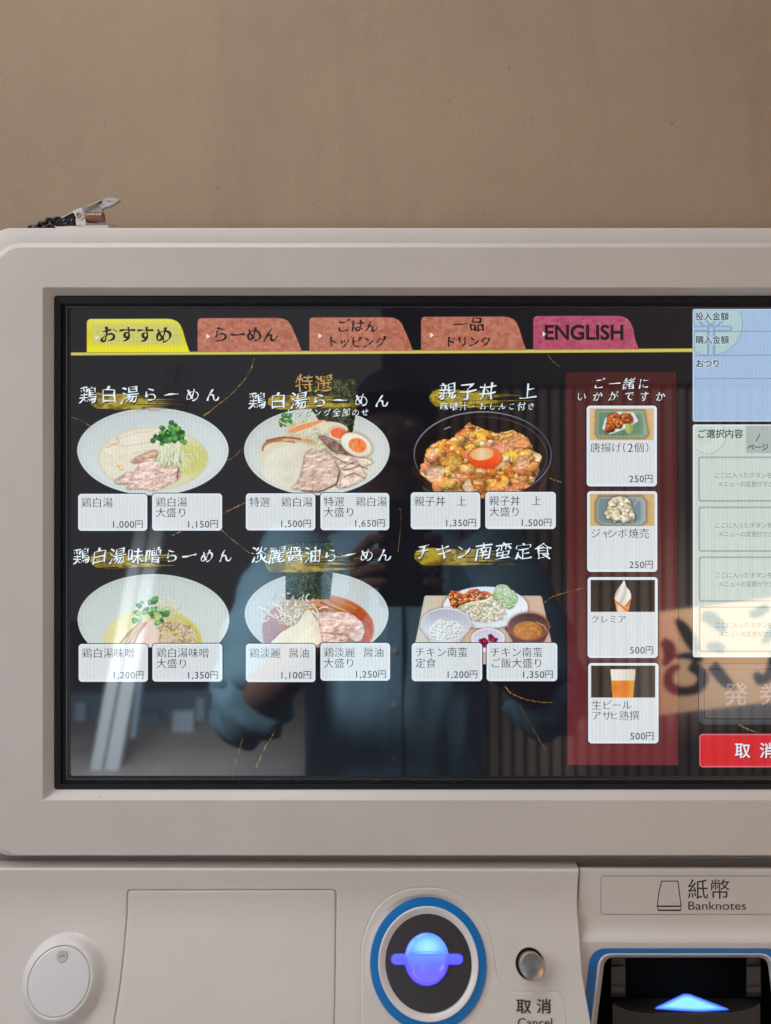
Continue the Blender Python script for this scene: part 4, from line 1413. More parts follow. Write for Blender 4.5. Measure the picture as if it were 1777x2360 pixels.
def nanban_set():
    p = Painter(ZF, 195, 480, 1455, 1206, 4.4, 26)
    tr = p.poly([(302, 600), (318, 590), (1335, 592), (1352, 602), (1445, 1040), (1470, 1206), (180, 1206), (222, 1000)], sm=False)
    p.put(tr, p.mixc((p.X - 260) / 1100 + (p.noise(200, 6) - .5) * .2, (204, 202, 186), (206, 172, 146), (208, 178, 156)), 6)
    p.put(np.abs(tr + 14) - 3, (180, 160, 134), 5, op=.45)
    d = p.ell(848, 704, 378, 180); lo = p.ell(848, 696, 378, 186)
    pl = np.minimum(d, lo); p.shadow(pl, 26, .5); p.put(pl, p.mixc((p.Y - 520) / 360, (214, 224, 236), (232, 238, 244), (214, 222, 232)), 5)
    p.put(np.abs(p.ell(848, 700, 320, 140)) - 3, (200, 210, 222), 8, op=.5)
    k = p.poly([(516, 590), (560, 556), (610, 552), (650, 575), (700, 548), (770, 534), (800, 552), (880, 560), (930, 590), (955, 640), (860, 640), (760, 670), (660, 690), (590, 706), (540, 690), (530, 640)], wob=10)
    c1, c2, ci = p.cells(34); f = p.noise(30, 26, 5)
    c = p.mixc(ci * .5 + f * .7 - .15, (132, 48, 16), (190, 84, 34), (226, 146, 76), (220, 174, 100)) * p.relief(f * 14 - c1 ** 2 * 4, .2)[..., None]
    p.put(k, np.clip(c, 0, 1), 5)
    p.pile(40, k + 6, 26, [(196, 92, 38), (222, 140, 70), (170, 66, 24), (230, 170, 96)], gloss=.4)
    p.pile(40, k + 4, 13, [(206, 84, 30), (236, 168, 88), (150, 50, 18)], gloss=.5)
    cb = p.poly([(940, 510), (1010, 486), (1070, 530), (1110, 556), (1140, 620), (1120, 680), (1060, 716), (1000, 690), (950, 640), (925, 580)], wob=12)
    p.put(cb, p.mixc(p.noise(20) * .7 + (p.Y - 500) / 500, (200, 222, 196), (150, 186, 120), (90, 140, 50)), 8)
    m = np.clip(-cb / 6 + .8, 0, 1)
    p.strokes(170, lambda: (p.rnd.gauss(1040, 60), p.rnd.gauss(606, 56)), lambda: (p.rnd.uniform(-60, 60), p.rnd.uniform(-40, 60)), 6, [(222, 236, 214), (190, 214, 170), (150, 190, 116), (232, 240, 226)], curl=.5, within=m)
    ta = p.poly([(606, 694), (680, 660), (760, 640), (850, 622), (900, 600), (950, 640), (1000, 690), (1030, 740), (1020, 790), (960, 815), (860, 828), (760, 822), (720, 800), (690, 750), (620, 716)], wob=10)
    f = p.noise(30, 22, 5); g = p.noise(80)
    p.shadow(ta, 10); p.put(ta, np.clip(p.mixc(f * 1.3 - .1 + (g - .5) * .5, (186, 168, 126), (212, 204, 176), (222, 224, 208)) * p.relief(f * 14, .18)[..., None], 0, 1), 5)
    p.pile(110, ta + 4, 17, [(226, 224, 204), (214, 206, 172), (234, 234, 220), (196, 182, 140)], gloss=.25, shade=.24, dark=.14)
    # rice bowl
    b = p.poly([(274, 850), (300, 905), (345, 985), (380, 1010), (600, 1010), (650, 960), (700, 890), (712, 850)], sm=True)
    bw = p.ell(493, 848, 222, 146); bd = np.minimum(b, bw); p.shadow(bd, 20, .4); p.put(bd, p.mixc((p.X - 270) / 440, (186, 186, 200), (220, 222, 228), (196, 186, 190)), 5)
    p.put(p.ell(493, 846, 208, 132), p.mixc((p.Y - 715) / 260, (176, 180, 198), (196, 200, 212), (226, 230, 236)), 5)
    p.put(np.abs(bw + 4) - 3, (232, 236, 242), 4, op=.8)
    rc = p.poly([(340, 905), (370, 860), (410, 812), (460, 806), (500, 822), (550, 812), (600, 830), (660, 900), (610, 950), (540, 980), (460, 990), (390, 960)], wob=9)
    c1, c2, ci = p.cells(15); p.put(rc, np.clip(p.mixc(ci * .5 + p.noise(40) * .6, (204, 216, 214), (230, 238, 240), (246, 250, 252)) * (.84 + .22 * np.clip((c2 - c1) / .3, 0, 1))[..., None], 0, 1), 5)
    p.pile(190, rc + 3, 10, [(232, 240, 242), (222, 232, 232), (244, 248, 250)], gloss=.2, shade=.28, dark=.2)
    # pickles
    pk = np.minimum(p.ell(870, 978, 152, 96), p.ell(870, 990, 146, 110)); p.shadow(pk, 14, .4); p.put(pk, (226, 226, 236), 5); p.put(p.ell(870, 976, 134, 80), p.mixc((p.Y - 890) / 170, (196, 198, 218), (222, 222, 234)), 8)
    for pts in ([(780, 985), (840, 965), (880, 1000), (850, 1040), (800, 1020)], [(870, 940), (900, 935), (930, 965), (966, 975), (950, 1005), (900, 1010), (870, 990)], [(810, 1010), (860, 1000), (880, 1030), (840, 1060), (815, 1040)]):
        dd_ = p.poly(pts, sm=False, wob=4); n_ = p.noise(20); p.put(dd_, p.mixc(n_ * 1.5 - .3, (84, 14, 34), (136, 30, 60), (190, 80, 110)), 4)
    # miso soup
    sb = p.poly([(1048, 868), (1056, 930), (1090, 990), (1110, 1012), (1340, 1012), (1390, 960), (1416, 900), (1420, 860)])
    so = p.ell(1234, 866, 187, 125); sd_ = np.minimum(sb, so); p.shadow(sd_, 20, .5)
    p.put(sd_, p.mixc((p.X - 1050) / 370, (96, 40, 22), (120, 56, 34), (84, 34, 20)), 5); p.put(np.abs(so + 4) - 4, (176, 96, 56), 4)
    p.put(p.ell(1234, 866, 172, 112), p.mixc((p.Y - 750) / 220, (58, 26, 18), (112, 60, 40), (150, 80, 40)), 5)
    sp = p.ell(1225, 902, 130, 80); n_ = p.noise(24, 18); p.put(sp, p.mixc(n_ * 1.3 - .1, (142, 82, 20), (186, 116, 34), (206, 148, 70)), 14)
    p.line([(1300, 826), (1370, 860), (1395, 905)], 6, (222, 196, 186), 6)
    p.a = np.where(p.Y > 1012, p.a * ((p.X > 800) & (p.X < 862)), p.a)
    p.build('set_meal_picture', 3, machine)['label'] = 'tray of fried chicken with tartar sauce, rice, pickles and soup'


chicken_ramen(); special_ramen(); miso_ramen(); soy_ramen(); oyakodon(); nanban_set()

# ------------------------------------------------------------------ dish names
W_ = S(226, 238, 246)


def title(parts, col=W_, layer=5):
    sh = [(s_, x_ + 1.6, y_ + 2.0, *r_) for s_, x_, y_, *r_ in parts]
    o = text('dish_title', parts, layer, col, machine)
    text('title_shadow', sh, layer - .5, S(20, 17, 14), o)
    return o


title([('鶏白湯らーめん', 179, 909.5, 42, 48.0, 'brush', .82)])
title([('特選', 680, 883, 43, 44, 'brush')], S(196, 152, 84))
title([('鶏白湯らーめん', 569, 922.5, 42, 48.0, 'brush', .82)])
title([('トッピング全部のせ', 656, 950.5, 20, 21.8, 'brushs', .9)])
title([('親子丼　上', 1008, 901, 42, 46.5, 'brush')])
title([('味噌汁・おしんこ付き', 1013, 936, 20.5, 22.2, 'brushs', .85)])
title([('鶏白湯味噌らーめん', 167, 1281, 40, 41.4, 'brush', .82)])
title([('淡麗醤油らーめん', 577, 1278.5, 41, 41.2, 'brush', .82)])
title([('チキン南蛮定食', 953, 1270, 42, 46, 'brush', .92)])
title([('ご一緒に', 1364, 884, 29, 34.2, 'brushs', .92), ('いかがですか', 1323, 913, 27, 36.2, 'brushs', .88)])

TXT = S(46, 52, 66)


def card(x0, t, x1, b, lines, price, xr, yp, tint=(214, 220, 223), sz=24.5):
    r = 8
    o = flat('menu_button', [rr_px(x0 - 2.2, t - 2.2, x1 + 2.2, b + 2.2, r + 2), rr_px(x0 - .6, t - .6, x1 + .6, b + .6, r), rr_px(x0, t, x1, b, r), rr_px(x0 + 2.6, t + 2.6, x1 - 3.2, b - 4.2, r - 3), rr_px(x0 + 5, t + 5, x1 - 6, b - 7, r - 4)],
             [S(16, 22, 44), S(24, 34, 60), S(224, 234, 240), S(218, 228, 236), S(*tint)], 4, machine)
    n = len(o.data.vertices)
    # the lighter top of the key
    at = o.data.color_attributes['Col']
    prt = [(s_, x_, y_, sz, sz, 'min') for s_, x_, y_ in lines]
    text('button_text', prt, 5, TXT, o)
    text('price_text', rprice(price, xr, yp), 5, S(44, 50, 62), o)
    return o


card(180.4, 1138.5, 339, 1223, [('鶏白湯', 187, 1158)], '1,000', 330, 1207.5)
card(351, 1137.7, 511.5, 1222.5, [('鶏白湯', 358.5, 1157), ('大盛り', 358.5, 1181)], '1,150', 503, 1207)
card(567, 1137.5, 726.2, 1222, [('特選　鶏白湯', 574, 1157)], '1,500', 717.5, 1206)
card(739, 1136.5, 896.6, 1221.5, [('特選　鶏白湯', 745.5, 1156), ('大盛り', 745.5, 1180)], '1,650', 888, 1205)
card(947.2, 1135, 1106.5, 1219.4, [('親子丼　上', 954, 1155)], '1,350', 1098, 1204)
card(1118.9, 1134, 1280.5, 1218.8, [('親子丼　上', 1126.5, 1154), ('大盛り', 1127, 1179)], '1,500', 1272, 1203.5)
card(181.6, 1484.5, 340.4, 1571, [('鶏白湯味噌', 188.5, 1505)], '1,200', 331.5, 1555)
card(351.6, 1483.7, 512, 1570.5, [('鶏白湯味噌', 360, 1504.5), ('大盛り', 360, 1529)], '1,350', 503, 1555)
card(567.2, 1484, 726.6, 1571.5, [('鶏淡麗', 574, 1505), ('醤油', 664.5, 1505)], '1,100', 718, 1555)
card(739, 1482.2, 898.6, 1568.5, [('鶏淡麗', 745.5, 1503.5), ('醤油', 836.5, 1503.5), ('大盛り', 745.5, 1528)], '1,250', 890, 1553)
card(949.4, 1482.3, 1111, 1569.5, [('チキン南蛮', 956, 1503), ('定食', 956.5, 1528)], '1,200', 1101, 1553.5)
card(1122, 1482, 1284, 1569.5, [('チキン南蛮', 1129, 1503), ('ご飯大盛り', 1130, 1528)], '1,350', 1275, 1553.5)

sc1 = card(1352.6, 935.3, 1513.6, 1120.6, [('唐揚げ', 1360, 1031.5)], '250', 1505, 1102.5)
text('button_text', [('（', 1419.5, 1031.5, 24, 24, 'min'), ('2', 1446, 1031.5, 29, 26, 'min'), ('個', 1461, 1031.5, 24.5, 24, 'min'), ('）', 1487, 1031.5, 24, 24, 'min')], 5, TXT, sc1)
sc2 = card(1353.6, 1132.4, 1514.5, 1317.6, [('ジャ', 1360.5, 1229), ], '250', 1505.5, 1300.5)
text('button_text', [('ンボ', 1399.5, 1229, 24, 23.5, 'min'), ('焼売', 1448, 1229, 24.5, 24.5, 'min')], 5, TXT, sc2)
sc3 = card(1354.6, 1330.4, 1515.4, 1516, [], '500', 1506.5, 1497.5) if False else None
sc3 = card(1354.6, 1330.4, 1515.4, 1516, [('クレミア', 1361.5, 1427)], '500', 1506.5, 1497.5, sz=20.5)
sc4 = card(1356, 1528.4, 1517.4, 1713, [('生ビ', 1363, 1625), ('アサ', 1362.5, 1649)], '500', 1507.5, 1695.5, sz=24)
text('button_text', [('ール', 1410, 1625, 23, 23, 'min'), ('ヒ', 1405, 1649, 22, 20, 'min'), ('熟撰', 1425.5, 1649, 24.5, 24.5, 'min')], 5, TXT, sc4)


def snack(Z, x0, y0, x1, y1, parent, fn, seed, lab):
    p = Painter(Z, x0, y0, x1, y1, 3.6, seed)
    p.a[:] = 1
    fn(p)
    o = p.build('dish_thumbnail', 5, parent, alpha=False)
    o['label'] = lab


def wood(p, a=(206, 170, 118), b=(222, 190, 142)):
    p.img[:] = p.mixc(p.noise(90, 9, 4), a, b)


def fried(p):
    wood(p)
    tr = p.poly([(268, 372), (640, 374), (672, 560), (645, 585), (285, 585), (262, 560)], sm=False)
    p.shadow(tr - 6, 22, .6)
    p.put(tr, p.mixc((p.X - 262) / 410 + (p.noise(60) - .5) * .4, (104, 140, 112), (92, 128, 102), (134, 168, 140)), 5)
    p.put(np.abs(tr + 6) - 4, (158, 190, 164), 5, op=.7)
    p.put(tr + 30, (96, 132, 106), 8, op=.6)
    p.put(p.poly([(308, 516), (332, 430), (440, 380), (560, 386), (598, 455), (520, 505), (390, 556), (360, 560)], sm=False), (222, 226, 224), 4)
    for pts in ([(330, 548), (340, 470), (350, 415), (400, 395), (450, 405), (470, 450), (468, 500), (420, 520), (380, 540), (345, 558)], [(455, 410), (500, 390), (545, 410), (560, 450), (540, 476), (480, 470)]):
        d = p.poly(pts, wob=8); c1, c2, ci = p.cells(17); f = p.noise(20, 16, 5)
        p.shadow(d, 9, .6); p.put(d, np.clip(p.mixc(ci * .4 + f * .9 - .2, (104, 36, 12), (176, 80, 26), (216, 126, 52)) * p.relief(f * 14, .22)[..., None], 0, 1), 4)
    p.pile(70, p.poly([(340, 545), (350, 420), (400, 400), (470, 400), (545, 405), (555, 455), (480, 480), (460, 505), (380, 540)]) + 6, 15, [(196, 96, 36), (226, 136, 62), (156, 60, 20), (214, 116, 50)], gloss=.4)
    d = p.poly([(492, 486), (520, 478), (552, 492), (550, 530), (528, 554), (500, 540)]); p.put(d, p.mixc((p.X - 490) / 60, (196, 196, 112), (142, 156, 60)), 4)


def shumai(p):
    wood(p, (198, 166, 112), (212, 182, 132))
    tr = p.poly([(290, 1066), (625, 1066), (655, 1110), (655, 1260), (615, 1290), (310, 1290), (264, 1255), (264, 1110)], sm=False)
    p.shadow(tr - 6, 22, .6); p.put(tr, p.mixc((p.X - 264) / 390, (118, 142, 146), (104, 126, 134), (150, 170, 176)), 5)
    p.put(np.abs(tr + 6) - 4, (170, 190, 192), 5, op=.7); p.put(tr + 36, (112, 134, 142), 6, op=.7)
    p.line([(560, 1140), (600, 1080)], 16, (176, 190, 196), 10, op=.6)
    d = p.poly([(328, 1190), (350, 1160), (360, 1110), (400, 1072), (460, 1062), (520, 1085), (546, 1130), (552, 1180), (576, 1220), (560, 1262), (500, 1272), (440, 1260), (400, 1272), (385, 1240), (345, 1236)], wob=9)
    f = p.noise(22, 18, 5); p.shadow(d, 16, .5)
    p.put(d, np.clip(p.mixc(f * 1.3 - .15 + (p.Y - 1060) / 900, (232, 224, 204), (214, 202, 172), (190, 186, 130)) * p.relief(f * 14, .16)[..., None], 0, 1), 4)

    p.pile(60, d + 8, 24, [(228, 220, 196), (214, 204, 172), (236, 230, 212), (200, 190, 146)], gloss=.2, shade=.35, dark=.25)


def cone(p):
    p.img[:] = p.mixc(p.noise(80), (22, 18, 18), (40, 32, 30))
    cn = p.poly([(402, 200), (415, 190), (440, 230), (540, 200), (538, 215), (518, 318), (428, 318)], sm=False)
    p.put(cn, p.mixc((p.X - 400) / 140, (214, 120, 60), (236, 206, 164), (232, 176, 110), (214, 130, 66)), 4)
    p.line([(402, 200), (430, 240), (500, 300), (516, 312)], 10, (206, 92, 30), 6); p.line([(538, 208), (500, 270)], 10, (214, 96, 30), 6)
    ic = p.poly([(484, 62), (502, 110), (530, 150), (540, 195), (520, 226), (500, 250), (478, 262), (440, 240), (412, 215), (412, 170), (440, 118), (466, 86)], wob=3)
    w_ = np.sin((p.X - 470) / (6 + (p.Y - 60) * .05) + (p.Y - 60) * .03)
    p.put(ic, np.clip(p.mixc(.5 + .5 * w_ * .6 + (p.X - 470) / 300, (178, 174, 166), (222, 220, 212), (240, 238, 232)), 0, 1), 4)


def beer(p):
    p.img[:] = p.mixc((p.X - 218) / 516 + (p.noise(60) - .5) * .3, (24, 18, 18), (40, 32, 32), (66, 58, 58))
    gl = p.poly([(374, 776), (574, 776), (556, 1006), (390, 1006)], sm=False)
    f = p.noise(30, 60, 4)
    p.put(gl, p.mixc(np.abs((p.X - 465) / 100) * .7 + (f - .5) * .8 + .1, (222, 120, 34), (224, 146, 30), (206, 160, 26)), 4)
    p.put(p.ell(462, 930, 74, 56), p.mixc(f, (214, 96, 30), (226, 132, 40)), 40, op=.8)
    fo = p.poly([(372, 778), (576, 778), (570, 866), (382, 868)], sm=False)
    p.put(fo, p.mixc((p.X - 372) / 200, (232, 232, 226), (222, 220, 206), (206, 200, 180)), 4)


snack(ZG, 207, 355, 722, 609, sc1, fried, 31, 'two pieces of fried chicken on a green plate')
snack(ZG, 210, 1043, 728, 1300, sc2, shumai, 32, 'large pale dumpling on a grey-blue plate')
snack(ZH, 214, 58, 731, 315, sc3, cone, 33, 'white soft ice cream in a wafer cone')
snack(ZH, 218, 748, 734, 1005, sc4, beer, 34, 'glass of golden beer with a thick head')

# ------------------------------------------------------------------ right-hand status panels
def panel(name, x0, t, x1, b, r, cols, layer, ins=(0, 1.4, 4.5)):
    return flat(name, [rr_px(x0 + i, t + i, x1 - i, b - i, max(1, r - i)) for i in ins], cols, layer, machine)


XRR = 2062
pay = panel('payment_panel', 1596, 711.5, XRR, 972, 5, [S(70, 74, 130), S(206, 222, 236), S(162, 188, 218)], 3, (0, 1.6, 3.4))
p_ = Painter(SRC, 1599, 714, 1714, 820, 1.5, 41)
d_ = np.maximum(p_.ell(1638, 746, 73, 73), 0 - 99)
p_.put(np.maximum(d_, np.maximum(1600.5 - p_.X, 714.5 - p_.Y)), (172, 200, 204), 1.6)
yen = [([(1606, 728), (1638, 757)], 15), ([(1670, 728), (1638, 757)], 15), ([(1600.5, 757), (1681, 757)], 13), ([(1639, 757), (1639, 830)], 18)]
for pts, wd in yen:
    p_.line([(1600.5, 757), (1681, 757)] if pts[0][0] == 1600.5 else pts, wd, (162, 188, 218), 1.5)
p_.a = np.clip(.5 - np.maximum(d_, np.maximum(1600.5 - p_.X, 714.5 - p_.Y)) / 1.6, 0, 1)
yd = (p_.Y < 764) | (p_.Y > 765)
p_.build('yen_emblem', 3.6, pay)
for y_ in (764.4, 819.3, 873):
    VV, FF = [], []
    for k in range(60):
        xx = 1602.5 + k * 4.0
        yy = y_ - (xx - 1602) * .006
        n_ = len(VV)
        VV += [(xx, yy - .8), (xx + 2.6, yy - .8), (xx + 2.6, yy + .8), (xx, yy + .8)]
        FF.append((n_, n_ + 1, n_ + 2, n_ + 3))
    VV = np.array(VV)
    mk('dotted_rule', P(VV[:, 0], VV[:, 1], LY(4.4)), FF, MAT['lcd'], pay, col=S(76, 104, 140))
halo = [('投入金額', 1602.5, 729, 19.5, 19.4, 'bold'), ('購入金額', 1602.8, 783, 19.5, 19.4, 'bold'), ('おつり', 1603.5, 837.5, 20, 18.8, 'bold')]
text('panel_text', halo, 5, S(28, 40, 46), pay)
STY['halo'] = (.11, .11, 0, 0, 0)
text('text_glow', [(a, b, c, d, e, 'halo') for a, b, c, d, e, f in halo], 4.7, S(190, 210, 222), pay)

sel_ = flat('selection_panel', [rr_px(1597, 978.3, XRR, 1514.8, 5), rr_px(1599.5, 980, XRR - 3, 1511.8, 4), rr_px(1601, 984, XRR - 6, 1507, 4)], [S(214, 226, 234), S(218, 229, 230), S(198, 211, 203)], 3, machine)
p_ = Painter(SRC, 1603, 984, 1676, 1046, 1.5, 43)
p_.put(p_.ell(1632, 1005, 40, 40), (204, 216, 208), 2); p_.put(p_.ell(1620, 1000, 26, 28), (194, 208, 198), 8, setalpha=False)
p_.a *= .8
p_.build('panel_emblem', 3.6, sel_)
flat('page_box', [rr_px(1719, 981.3, XRR - 8, 1044.5, 1)], [S(170, 180, 178)], 4, sel_)
text('panel_text', [('ご選択内容', 1606, 999.5, 21.5, 21.4, 'bold')], 5, S(40, 50, 52), sel_)
text('panel_text', [('ページ', 1722.5, 1030.5, 17.5, 16.4, 'bold')], 5, S(54, 58, 64), sel_)
V_ = np.array([(1741.6, 1017), (1743.8, 1017), (1752.6, 999.5), (1750.4, 999.5)])
mk('page_slash', P(V_[:, 0], V_[:, 1], LY(5)), [(0, 1, 2, 3)], MAT['lcd'], sel_, col=S(50, 56, 110))
for i, (t, b) in enumerate(((1051.9, 1156.5), (1167.2, 1272), (1282.3, 1387.3), (1397.5, 1503.3))):
    xs_ = 1608.8 + i * .5
    sl_ = flat('selection_slot', [rr_px(xs_, t, XRR - 20, b, 7), rr_px(xs_ + 1.2, t + 1.2, XRR - 21, b - 1.2, 6), rr_px(xs_ + 3.8, t + 3.8, XRR - 24, b - 3.8, 4), rr_px(xs_ + 4.6, t + 4.6, XRR - 25, b - 4.6, 4)], [S(176, 192, 186), S(150, 164, 166), S(160, 173, 174), S(199, 212, 204)], 4, machine)
    text('slot_text', [('ここに入ったボタンを', 1646 + i * .6, t + 43.2, 14.5, 13.45, 'light'), ('メニューの変更ができ', 1654 + i * .6, t + 63.8, 14.0, 12.9, 'light')], 5, S(112, 124, 130), sl_)

tk = flat('ticket_button', [rr_px(1610.6, 1530.5, XRR - 18, 1669.3, 13), rr_px(1612, 1532, XRR - 19.5, 1668, 12), rr_px(1621, 1540.5, XRR - 27, 1658.6, 8), rr_px(1622.6, 1542, XRR - 29, 1657, 7), rr_px(1623.8, 1543, XRR - 30, 1656, 6), rr_px(1625, 1544.2, XRR - 31, 1655, 6)],
          [S(84, 88, 100), S(58, 60, 68), S(70, 73, 84), S(22, 22, 26), S(22, 22, 26), S(74, 76, 80)], 4, machine)
text('button_text', [('発', 1669, 1599.5, 55, 54, 'bold'), ('券', 1750, 1599.5, 55, 54, 'bold')], 5, S(132, 130, 132), tk)
cn_ = flat('cancel_key', [rr_px(1612, 1691.3, XRR - 18, 1768.5, 8), rr_px(1613.5, 1693, XRR - 19, 1766.6, 7), rr_px(1616, 1696, XRR - 22, 1763, 6)], [S(190, 130, 140), S(214, 90, 106), S(206, 40, 48)], 4, machine)
text('button_text', [('取', 1693, 1729.5, 37, 37, 'bold'), ('消', 1750.5, 1729.5, 37, 37, 'bold')], 5.5, S(222, 232, 240), cn_)
text('text_shadow', [('取', 1695, 1731.5, 37, 37, 'bold'), ('消', 1752.5, 1731.5, 37, 37, 'bold')], 5, S(120, 18, 26), cn_)
# ------------------------------------------------------------------ printing on the lower body
def printed(name, parts, plane, mat='ink'):
    VV, FF, n = [], [], 0
    for V, F in parts:
        VV.append(V); FF += [tuple(i + n for i in f) for f in F]; n += len(V)
    return mk(name, plane(np.concatenate(VV)), FF, MAT[mat], machine)


onp = lambda off: (lambda V: PS(V[:, 0], V[:, 1], off))
onh = lambda y: (lambda V: P(V[:, 0], V[:, 1], y))
V1, F1, _ = layout('取', 1189.5, 2319, 36, 35, 'bold')
V2, F2, _ = layout('消', 1236.5, 2319, 36, 35, 'bold')
printed('printed_text', [(V1, F1), (V2, F2)], onp(.0006))
V_, F_ = latin('Cancel', 1193.5, 1272.5, 2346.5, 2366, .0)
printed('printed_text', [(V_, F_)], onp(.0006))
HY = .00185
lab = mk('label_gap_shade', P(*rr_px(1384.6, 2018.5, 2180, 2107.6, 7).T, HY - .00005 + .0), [tuple(range(28))[::-1]], MAT['ink'], machine)  # dark sheet under the label, its rim stands in for groove shade
lab2 = mk('label_face', P(*rr_px(1385.5, 2019.5, 2179, 2106.7, 6).T, HY - .00012), [tuple(range(28))[::-1]], MAT['plastic'], lab)
V1, F1, _ = layout('紙', 1582.5, 2049, 49, 52, 'goth')
V2, F2, _ = layout('幣', 1633, 2049, 49, 52, 'goth')
printed('printed_text', [(V1, F1), (V2, F2)], onh(HY - .0002))
V_, F_ = latin('Banknotes', 1586.5, 1719.5, 2078, 2096.5, .002)
printed('printed_text', [(V_, F_)], onh(HY - .0002))


def stroke2d(pts, wd, closed=False):
    pts = np.array(pts, float)
    n = len(pts)
    V, F = [], []
    for i in range(n):
        a = pts[i - 1] if (i > 0 or closed) else pts[i]; b = pts[(i + 1) % n] if (i < n - 1 or closed) else pts[i]
        p = pts[i]
        u = (p - a); v = (b - p)
        if not u.any(): u = v
        if not v.any(): v = u
        u = u / np.hypot(*u); v = v / np.hypot(*v)
        nn = np.array([-(u + v)[1], (u + v)[0]]); nn /= np.hypot(*nn)
        k = min(2.5, 1 / max(.3, nn @ np.array([-u[1], u[0]])))
        V += [p + nn * wd / 2 * k, p - nn * wd / 2 * k]
    for i in range(n if closed else n - 1):
        j = (i + 1) % n
        F.append((2 * i, 2 * i + 1, 2 * j + 1, 2 * j))
    return np.array(V), F


k3 = lambda *p: [(1300 + a / 3.4927, 1960 + b / 3.4927) for a, b in p]
ic = [stroke2d(k3((786, 247), (916, 247), (928, 330), (941, 448), (752, 448), (762, 340)), 2.1, True), stroke2d(k3((746, 449), (946, 449)), 3.2), stroke2d(k3((756, 460), (756, 478), (762, 484), (934, 484), (940, 478), (940, 460)), 2.0), stroke2d(k3((760, 481), (936, 481)), 3.0)]
printed('banknote_icon', ic, onh(HY - .0002))


# ------------------------------------------------------------------ lit coin slot and lit arrow
def lamp_mat():
    m, nt, b = nodes_of('blue_lit_acrylic')
    L = nt.links.new
    b.inputs['Base Color'].default_value = (.05, .06, .12, 1)
    b.inputs['Roughness'].default_value = .12
    at = N(nt, 'ShaderNodeAttribute', attribute_name='Col')
    L(at.outputs['Color'], b.inputs['Emission Color'])
    b.inputs['Emission Strength'].default_value = 1.2
    L(at.outputs['Alpha'], b.inputs['Alpha'])
    return m


MAT['lamp'] = lamp_mat()
ZJ = (820, 1960, 3.471)


def lamp_mesh(p, name, place, alpha=True):
    px, py = p.Z[0] + p.X / p.Z[2], p.Z[1] + p.Y / p.Z[2]
    W = place(px.ravel(), py.ravel())
    ny, nx = p.a.shape
    idx = np.arange(ny * nx).reshape(ny, nx)
    q_ = np.stack([idx[:-1, :-1], idx[1:, :-1], idx[1:, 1:], idx[:-1, 1:]], -1).reshape(-1, 4)
    al = p.a.ravel()
    q_ = q_[al[q_].max(1) > .02]
    u, inv = np.unique(q_, return_inverse=True)
    return mk(name, W[u], inv.reshape(q_.shape), MAT['lamp'], machine, col=np.concatenate([lin(p.img).reshape(-1, 3), al[:, None]], 1)[u], smooth=True)


p_ = Painter(ZJ, 262, 640, 878, 1104, 3.2, 51)
cx_, cy_ = 568, 872
bar = np.maximum(np.abs(p_.X - 570) - (290 - 46), 0)
dbar = np.hypot(bar, np.abs(p_.Y - 870) * 1.0) - 47
dci = p_.ell(568, 872, 180, 215)
du = np.minimum(dbar, dci)
p_.put(du, p_.mixc((p_.Y - 820) / 110, (92, 104, 255), (84, 88, 250), (96, 84, 246)), 5)
p_.put(np.abs(du + 4) - 5, (64, 52, 240), 8, setalpha=False)
top = np.maximum(dci, p_.Y - (828 + .0002 * (p_.X - 568) ** 2))
v = (p_.Y - 657) / 170; hgl = np.hypot((p_.X - 572) / 190, (p_.Y - 770) / 130)
p_.put(top, p_.mixc(np.clip(hgl * .95, 0, 1), (165, 222, 255), (130, 205, 255), (96, 156, 255), (70, 104, 252)), 5, setalpha=False)
lo_ = np.maximum(p_.ell(568, 850, 150, 190), (835 + .0002 * (p_.X - 568) ** 2) - p_.Y)
p_.put(lo_, p_.mixc((p_.Y - 830) / 240, (92, 150, 255), (96, 106, 255), (104, 92, 255), (112, 104, 255)), 26, setalpha=False, op=.9)
p_.put(np.abs(p_.ell(568, 842, 146, 206)) - 3 + np.clip((900 - p_.Y) / 10, 0, 30), (124, 110, 255), 6, op=.8, setalpha=False)
p_.line([(440, 822), (500, 814), (568, 811), (640, 814), (700, 822)], 4, (66, 130, 235), 4)
p_.img += (.0)
lamp_mesh(p_, 'coin_slot_lamp', lambda a, b: (lambda W: W)(PS(a, b, .0006 + RO + .0042 * np.sqrt(np.clip(1 - ((a - (820 + 568 / 3.471)) / 52.5) ** 2 - ((b - (1960 + 872 / 3.471)) / 62.5) ** 2, 0, 1)))))
p_ = Painter((1300, 1960, 3.4927), 712, 1130, 1350, 1318, 3.4, 52)
tri = p_.poly([(732, 1266), (748, 1254), (930, 1166), (955, 1155), (985, 1151), (1020, 1156), (1050, 1168), (1318, 1270), (1330, 1280), (1322, 1288), (1120, 1302), (1030, 1300), (900, 1292), (745, 1280), (730, 1274)], sm=False)
g_ = np.clip(-tri / 34, 0, 1)
p_.put(tri, p_.mixc(g_ ** .8, (44, 40, 235), (64, 112, 255), (92, 178, 255), (140, 222, 255)), 7)
lamp_mesh(p_, 'note_arrow_lamp', lambda a, b: P(a, b, NY + .010))

# ------------------------------------------------------------------ specks on the plastic
def speck(px, py, r, place=None):
    a = np.linspace(0, 2 * math.pi, 7)[:-1]
    V = np.stack([px + r * np.cos(a), py + r * .8 * np.sin(a)], -1)
    W = P(V[:, 0], V[:, 1], -.00012) if place is None else place(V)
    return W


